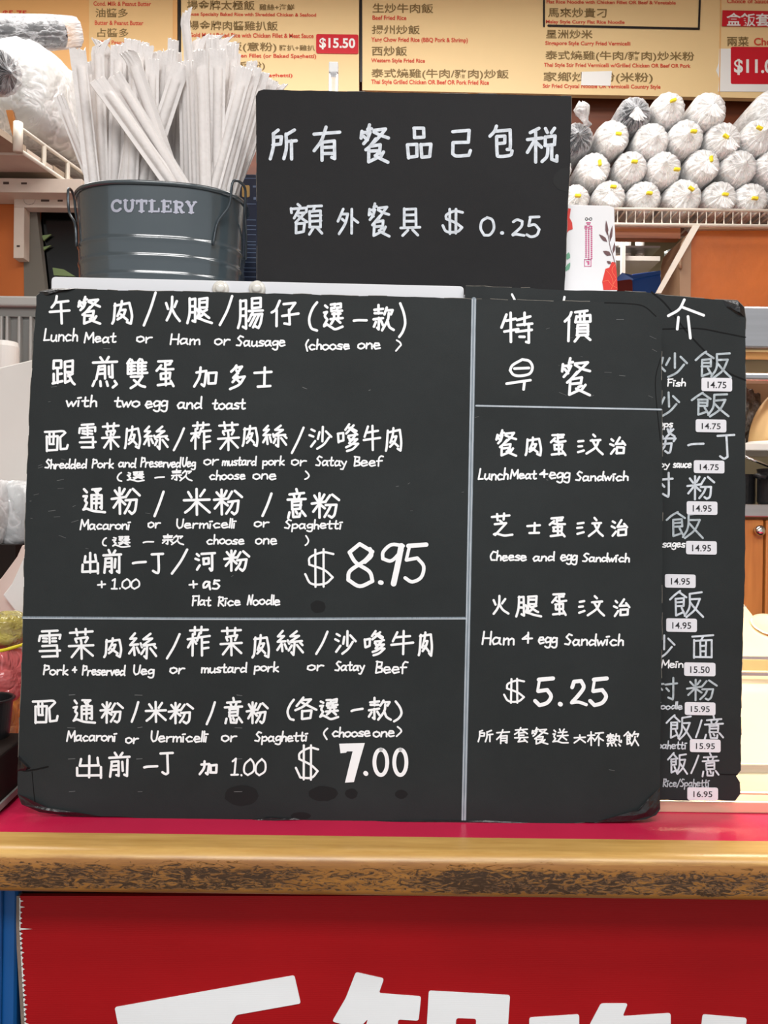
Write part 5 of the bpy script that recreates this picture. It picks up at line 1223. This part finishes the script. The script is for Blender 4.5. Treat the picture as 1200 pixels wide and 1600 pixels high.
# ------------------------------------------------------------------ left: wire shelf, wrapped boxes, oven housing
e0, e1 = P(28, 232, 1.66), None
zl = P(28, 240, 1.66).z; zu = P(28, 205, 1.66).z
def at_z(px, py, z): d = ray(px, py); return CAM + d * ((z - CZ) / d.z)
A0, A1 = at_z(28, 233, zl), at_z(136, 306, zl)
dirv = (A1 - A0).normalized(); A2 = A1 + dirv * .5; inn = Vector((-dirv.y, dirv.x, 0))
ls = thing('wire_shelf', 'white wire shelf with plank deck carrying the large wrapped foam bundle', 'shelf', tuple(A0))
H = Vector((0, 0, zu - zl))
bm = bmesh.new(); tube(bm, [A0, A2], .0045, 8); tube(bm, [A0 + H, A2 + H], .0042, 8); part('front_rail', bm, K['wire_white'], ls, smooth=True)
bm = bmesh.new(); tube(bm, [A0 + Vector((0, 0, -.006)), A0 + H + Vector((0, 0, .008))], .010, 10); part('end_cap', bm, K['wire_white'], ls, smooth=True)
k = .0
while k < (A2 - A0).length:
    bm = bmesh.new(); p = A0 + dirv * k; tube(bm, [p, p + H], .005 if k else .004, 6); part('shelf_wire', bm, K['wire_white'], ls)
    k += .085
y_ = 1.50
for i in range(7):
    bm = bmesh.new(); ya, yb = y_, y_ + .085
    xa = A0.x + (ya - A0.y) * dirv.x / dirv.y - .006; xb = A0.x + (yb - A0.y) * dirv.x / dirv.y - .006
    zp = zl + .004 + (i % 2) * .004
    prism(bm, [Vector((-1.6, ya, zp)), Vector((xa, ya, zp)), Vector((xb, yb, zp)), Vector((-1.6, yb, zp))], Vector((0, 0, .014))); part('deck_plank', bm, K['melamine_edge' if i % 2 else 'melamine'], ls)
    y_ += .088
ZL = zu + .006
fb = A0 + dirv * .32 + inn * .07
ft = thing('wrapped_box_stack', 'large bundle of white foam boxes in crinkled clear plastic on the left wire shelf', 'packaged boxes', (fb.x, fb.y, ZL))
ang = math.atan2(dirv.y, dirv.x)
def loaf(w, h, L, n, jit, seed):
    rnd = random.Random(seed); bm = bmesh.new(); NA = 48; rings = []
    for i in range(n + 1):
        t = i / n; x = -L / 2 + L * t; e = 1 - .10 * (abs(2 * t - 1) ** 6) - (.45 if i in (0, n) else 0)
        ring = []
        for k2 in range(NA):
            a = 2 * math.pi * k2 / NA; c, s = math.cos(a), math.sin(a); ex = .55
            ring.append(bm.verts.new((x + rnd.uniform(-jit, jit), math.copysign(abs(c) ** ex, c) * w / 2 * e + rnd.uniform(-jit, jit), h / 2 + math.copysign(abs(s) ** ex, s) * h / 2 * e + rnd.uniform(-jit, jit) * (1 if s > -.7 else 0))))
        rings.append(ring)
    for A, Bq in zip(rings, rings[1:]):
        for k2 in range(NA): bm.faces.new((A[k2], A[(k2 + 1) % NA], Bq[(k2 + 1) % NA], Bq[k2]))
    bm.faces.new(rings[0][::-1]); bm.faces.new(rings[-1]); return bm
ft.rotation_euler = (0, 0, ang)
link('box_stack', loaf(.20, .20, .56, 20, .0005, 2), K['foam'], ft, smooth=True).location = (0, 0, .004)
link('plastic_wrap', loaf(.215, .217, .60, 40, .003, 3), K['film_mid'], ft, smooth=True).location = (0, 0, .0)
def roll(label, pa, pb, y0, y1, rpx, seed):
    a, b = P(*pa, y0), P(*pb, y1); L = (b - a).length; R = rpx / FPX * y0
    r = thing('wrapped_bowl_stack', label, 'packaged bowls', tuple(a), 'black bowls in clear wrap at the upper left')
    q = Vector((0, 1, 0)).rotation_difference(b - a); r.rotation_mode = 'QUATERNION'; r.rotation_quaternion = q
    link('plastic_wrap', bundle_mesh(R, L, 12, seed), K['film_thin'], r, smooth=True)
    bm = bmesh.new(); pr = []
    n = 14
    for i in range(n): pr += [(R * .88, .03 + (L * .9 - .03) * i / n), (R * .94, .03 + (L * .9 - .03) * (i + .6) / n)]
    lathe(bm, pr, (0, 0, 0), 36, 'Y'); link('bowl_stack', bm, K['blacklids'], r)
roll('stack of black bowls in clear wrap lying on top of the white bundle, upper left', (-110, 52), (118, 50), 1.72, 1.95, 27, 5)
roll('black bowls in clear wrap with round end showing at the left edge', (12, 113), (-110, 98), 1.50, 1.62, 37, 6)
ws_ = thing('wood_strip', 'short yellow-brown wood strip at the near end of the left wire shelf', 'strip', tuple(P(18, 200, 1.67)))
bm = bmesh.new(); prism(bm, [P(9, 172, 1.665), P(19, 172, 1.665), P(24, 206, 1.665), P(20, 214, 1.665)], Vector((0, .012, 0))); part('strip', bm, K['cab_wood'], ws_)
# chipboard boards above the oven recess
YV = 1.80
for i, (y0, y1, yy_, m) in enumerate(((212, 240, 2.34, 'melamine_edge'), (240, 262, 2.26, 'melamine'), (262, 282, 2.18, 'melamine_edge'))):
    pass
hs = thing('oven_housing', 'pale chipboard housing around a dark recess beside the cutlery bucket', 'housing', tuple(P(60, 480, YV)))
X = lambda px, y=YV: P(px, 400, y).x
Z = lambda py, y=YV, px=80: P(px, py, y).z
part('upper_board', B(X(-120), X(140), YV - .05, YV + .02, Z(301, YV - .05), Z(279, YV - .05)), K['melamine'], hs, bevel=.001)
part('top_slab', B(X(-120), X(150), YV - .03, 2.05, Z(286, YV - .05), Z(281, YV - .05)), K['melamine_edge'], hs)
part('front_board', B(X(24), X(145), YV - .01, YV + .02, Z(327), Z(301)), K['melamine'], hs, bevel=.001)
part('side_board', B(X(24), X(40), YV - .01, YV + .02, Z(406), Z(327)), K['melamine'], hs, bevel=.001)
bm = bmesh.new(); prism(bm, [P(x, y, YV + .0205) for x, y in ((36, 327), (57, 327), (74, 482), (38, 482))], Vector((0, .018, 0))); part('grey_side', bm, K['greyside'], hs)
part('recess', B(X(50), X(145), YV + .045, YV + .25, Z(480), Z(320)), K['void'], hs)  # solid near-black block fills the dark opening
vpl = Plane((0, YV - .01, 0), (0, -1, 0)).at; vpl2 = Plane((0, YV - .05, 0), (0, -1, 0)).at
ik = Ink(vpl, .0008)
for q in ((64, 311, 77, 315), (90, 312, 98, 315), (113, 306, 118, 308), (40, 304, 47, 306), (26, 383, 31, 386)): ik.poly([(q[0], q[1]), (q[2], q[1]), (q[2], q[3]), (q[0], q[3])])
for k in range(10): a = k * .63; ik.stroke([Vector((46 + 9 * math.cos(a), 312 + 8 * math.sin(a))), Vector((46 + 9 * math.cos(a + .5), 312 + 8 * math.sin(a + .5)))], .5)
ik.done('stamp_mark', K['mark'], hs)
ik = Ink(vpl2, .0008)
for q in ((5, 284, 14, 288), (33, 285, 42, 288)): ik.poly([(q[0], q[1]), (q[2], q[1]), (q[2], q[3]), (q[0], q[3])])
ik.done('stamp_mark', K['mark'], hs)
bm = bmesh.new(); yv2 = YV + .036
prism(bm, [P(65, 368, yv2), P(80, 366, yv2), P(68, 376, yv2)], Vector((0, .004, 0))); prism(bm, [P(66, 386, yv2), P(80, 383, yv2), P(68, 391, yv2)], Vector((0, .004, 0))); prism(bm, [P(82, 418, yv2), P(100, 421, yv2), P(118, 432, yv2), P(84, 430, yv2)], Vector((0, .004, 0)))
tag(link('green_leaf', bm, K['teatin'], None), 'pale green leaf tips standing in the dark recess at the left', 'leaves')
op = struct('trim_1', B(X(-140), X(37), YV + .022, YV + .14, Z(468), Z(296)), K['orange'])
# ------------------------------------------------------------------ left: things on the counter beside the boards
YG = 1.66
gr = thing('grey_appliance', 'grey appliance with vertical ribs, standing behind the pale cups', 'appliance', (P(20, 600, YG).x, YG + .2, ZC))
gx0, gx1 = P(-140, 500, YG).x, P(75, 500, YG).x
gb = lambda py: P(30, py, YG).z
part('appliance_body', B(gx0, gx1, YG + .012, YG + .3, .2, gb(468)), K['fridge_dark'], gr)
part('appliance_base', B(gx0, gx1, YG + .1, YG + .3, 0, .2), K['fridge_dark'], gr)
part('top_band', B(gx0, gx1, YG - .01, YG + .02, gb(480), gb(464)), K['fridge'], gr, bevel=.004)
part('recess_band', B(gx0, gx1, YG + .004, YG + .015, gb(494), gb(481)), K['fridge_dark'], gr)
for x in (2, 11, 30, 48, 66):
    part('rib', B(P(x - 2.2, 500, YG).x, P(x + 2.2, 500, YG).x, YG - .002, YG + .014, gb(620), gb(494)), K['fridge'], gr, bevel=.002)
c = P(8, 560, 1.56); bm = bmesh.new(); lathe(bm, [(.030, 0), (.026, P(8, 535, 1.56).z - ZC - .01), (.024, P(8, 535, 1.56).z - ZC)], (c.x, 1.56, ZC), 28); tag(link('paper_cup_stack', bm, K['cream']), 'stack of pale cups in front of the grey ribbed appliance', 'cups')
YK = 1.34
ZBX = P(26, 848, 1.28).z      # top of the dark box the cups stand on
bm = bmesh.new(); prism(bm, [P(x, y, YK) for x, y in ((-60, 588), (0, 574), (80, 555))] + [Vector((P(80, 700, YK).x, YK, ZBX)), Vector((P(-60, 700, YK).x, YK, ZBX))], Vector((0, .010, 0))); tag(link('plastic_sheet', bm, K['cream'], bevel=.002), 'cream plastic sheet with slanting top edge between the pale cups and the menu board', 'sheet')
# wrapped cup bundle
def blob(name, label, cat, px, py, rx, rz, y, m, ry=.06, seed=0, amp=.08):
    rnd = random.Random(seed); bm = bmesh.new(); bmesh.ops.create_icosphere(bm, subdivisions=4, radius=1); c = P(px, py, y)
    f = [Vector((rnd.uniform(-6, 6), rnd.uniform(-6, 6), rnd.uniform(-6, 6))) for _ in range(5)]
    for v in bm.verts:
        d = v.co.copy(); k = 1 + amp * sum(math.sin(d.dot(q) + i) for i, q in enumerate(f)) / 2 + rnd.uniform(-.012, .012)
        v.co = Vector((d.x * rx / FPX * y * k, d.y * ry * k, d.z * rz / FPX * y * k))
    o = link(name, bm, m, smooth=True); o.location = c
    return tag(o, label, cat)
wc = thing('wrapped_cup_stack', 'clear-wrapped bundle of cups just below the cream plastic sheet', 'packaged cups', tuple(P(26, 850, 1.28)))
zc0, zc1 = P(26, 848, 1.28), P(26, 758, 1.28)
bm = bmesh.new(); lathe(bm, [(.034, 0), (.037, .01), (.035, .09), (.028, (zc1 - zc0).z)], (P(30, 850, 1.28).x, 1.28, zc0.z), 36); part('cup_stack', bm, K['cup_grey'], wc, smooth=True)
bm = bmesh.new(); lathe(bm, [(.037, -.002), (.040, .01), (.039, .06), (.036, .095), (.012, (zc1 - zc0).z + .006)], (P(30, 850, 1.28).x, 1.28, zc0.z), 36)
for v in bm.verts: v.co += Vector((random.uniform(-.002, .002), random.uniform(-.002, .002), random.uniform(-.002, .002)))
part('plastic_wrap', bm, K['film_mid'], wc, smooth=True)
blob('plastic_bag', 'grey crumpled clear bag beside the wrapped cup bundle', 'bag', -2, 800, 14, 56, 1.24, K['film_mid'], .04, 4)
bx = thing('napkin_pack', 'pale pink and white folded paper pack below the wrapped cups', 'napkins', tuple(P(20, 960, 1.16)))
bm = bmesh.new(); prism(bm, [P(x, y, 1.17) for x, y in ((-60, 930), (0, 905), (26, 870), (34, 852), (60, 852), (60, 1173), (-60, 1173))], Vector((0, .03, 0))); part('pink_fold', bm, K['pinkpaper'], bx, bevel=.002)
bm = bmesh.new(); prism(bm, [P(x, y, 1.155) for x, y in ((4, 930), (18, 912), (38, 868), (60, 866), (60, 1177), (32, 966))], Vector((0, .012, 0))); part('white_fold', bm, K['white'], bx, bevel=.002)
bm = bmesh.new(); box(bm, P(-60, 880, 1.3).x, P(66, 880, 1.3).x, 1.205, 1.40, ZC, ZBX); tag(link('dark_box', bm, K['matte_dark']), 'dark box behind the pink paper pack, the wrapped cups standing on it', 'box')
blob('bag_top', 'crumpled yellow-green bag top above the pink and orange bag', 'bag', 8, 985, 34, 28, 1.08, K['yellowbag'], .05, 8, .1)
pb = thing('snack_bag', 'pink and orange plastic bag with yellow drawstring behind the black tub', 'bag', tuple(P(10, 1180, 1.06)))
def bagpart(nm, px, py, rx, rz, y, m, seed, ry=.045):
    o = blob(nm, '', '', px, py, rx, rz, y, m, ry, seed, .1); del o['label']; del o['category']; adopt_any(pb, o); return o
bagpart('bag_body', 6, 1062, 38, 58, 1.07, K['pinkbag'], 12); bagpart('bag_lower', 12, 1146, 31, 68, 1.06, K['orangebag'], 13)
bm = bmesh.new(); tube(bm, catmull([P(-30, 1020, 1.022), P(0, 1017, 1.016), P(20, 1012, 1.018), P(40, 1006, 1.03)], 5), .0022, 8); part('drawstring', bm, K['yellow'], pb, smooth=True)
c = P(-20, 1100, .985); kb = thing('black_bucket', 'black plastic tub with rounded rim on the black tray', 'tub', (c.x, .985, P(0, 1152, .985).z))
zt_, zb_ = P(0, 1092, .985).z, P(0, 1152, .985).z
bm = bmesh.new(); lathe(bm, [(.026, 0), (.0300, (zt_ - zb_) * .9), (.0312, zt_ - zb_), (.0290, zt_ - zb_), (.025, .004)], (c.x, .985, zb_), 40); part('tub_body', bm, K['blackpl'], kb, smooth=False)
bm = bmesh.new(); tube(bm, [(c.x + .0312 * math.cos(a), .985 + .0312 * math.sin(a), zt_) for a in [k * math.pi / 20 for k in range(40)]], .0016, 8, True); part('rim', bm, K['blackpl'], kb, smooth=True)
# black tray the tub stands on: its side runs back to the right
ty = thing('black_tray', 'black box-shaped tray with a pale lower edge, under the black tub', 'tray', tuple(P(5, 1270, .95)))
ta, tb = at_z(-6, 1277, ZC), at_z(44, 1228, ZC); zq = zb_
d_ = (tb - ta); tb = ta + d_ * 1.0
bm = bmesh.new(); w_ = Vector((-.25, .02, 0))
lo = [ta, tb, tb + w_, ta + w_]; a_ = [bm.verts.new(p + Vector((0, 0, .0))) for p in lo]; b_ = [bm.verts.new(Vector((p.x, p.y, zq))) for p in lo]
bm.faces.new(a_); bm.faces.new(b_[::-1])
for i in range(4): bm.faces.new((a_[i], b_[i], b_[(i + 1) % 4], a_[(i + 1) % 4]))
part('tray_body', bm, K['matte_dark'], ty, bevel=.003)
off = Vector((.0035, -.002, 0)); bm = bmesh.new(); prism(bm, [ta + off + Vector((0, 0, .006)), tb + off + Vector((0, 0, .006)), tb + off + Vector((0, 0, .014)), ta + off + Vector((0, 0, .014))], -off * .9); part('pale_edge', bm, K['fridge_dark'], ty)
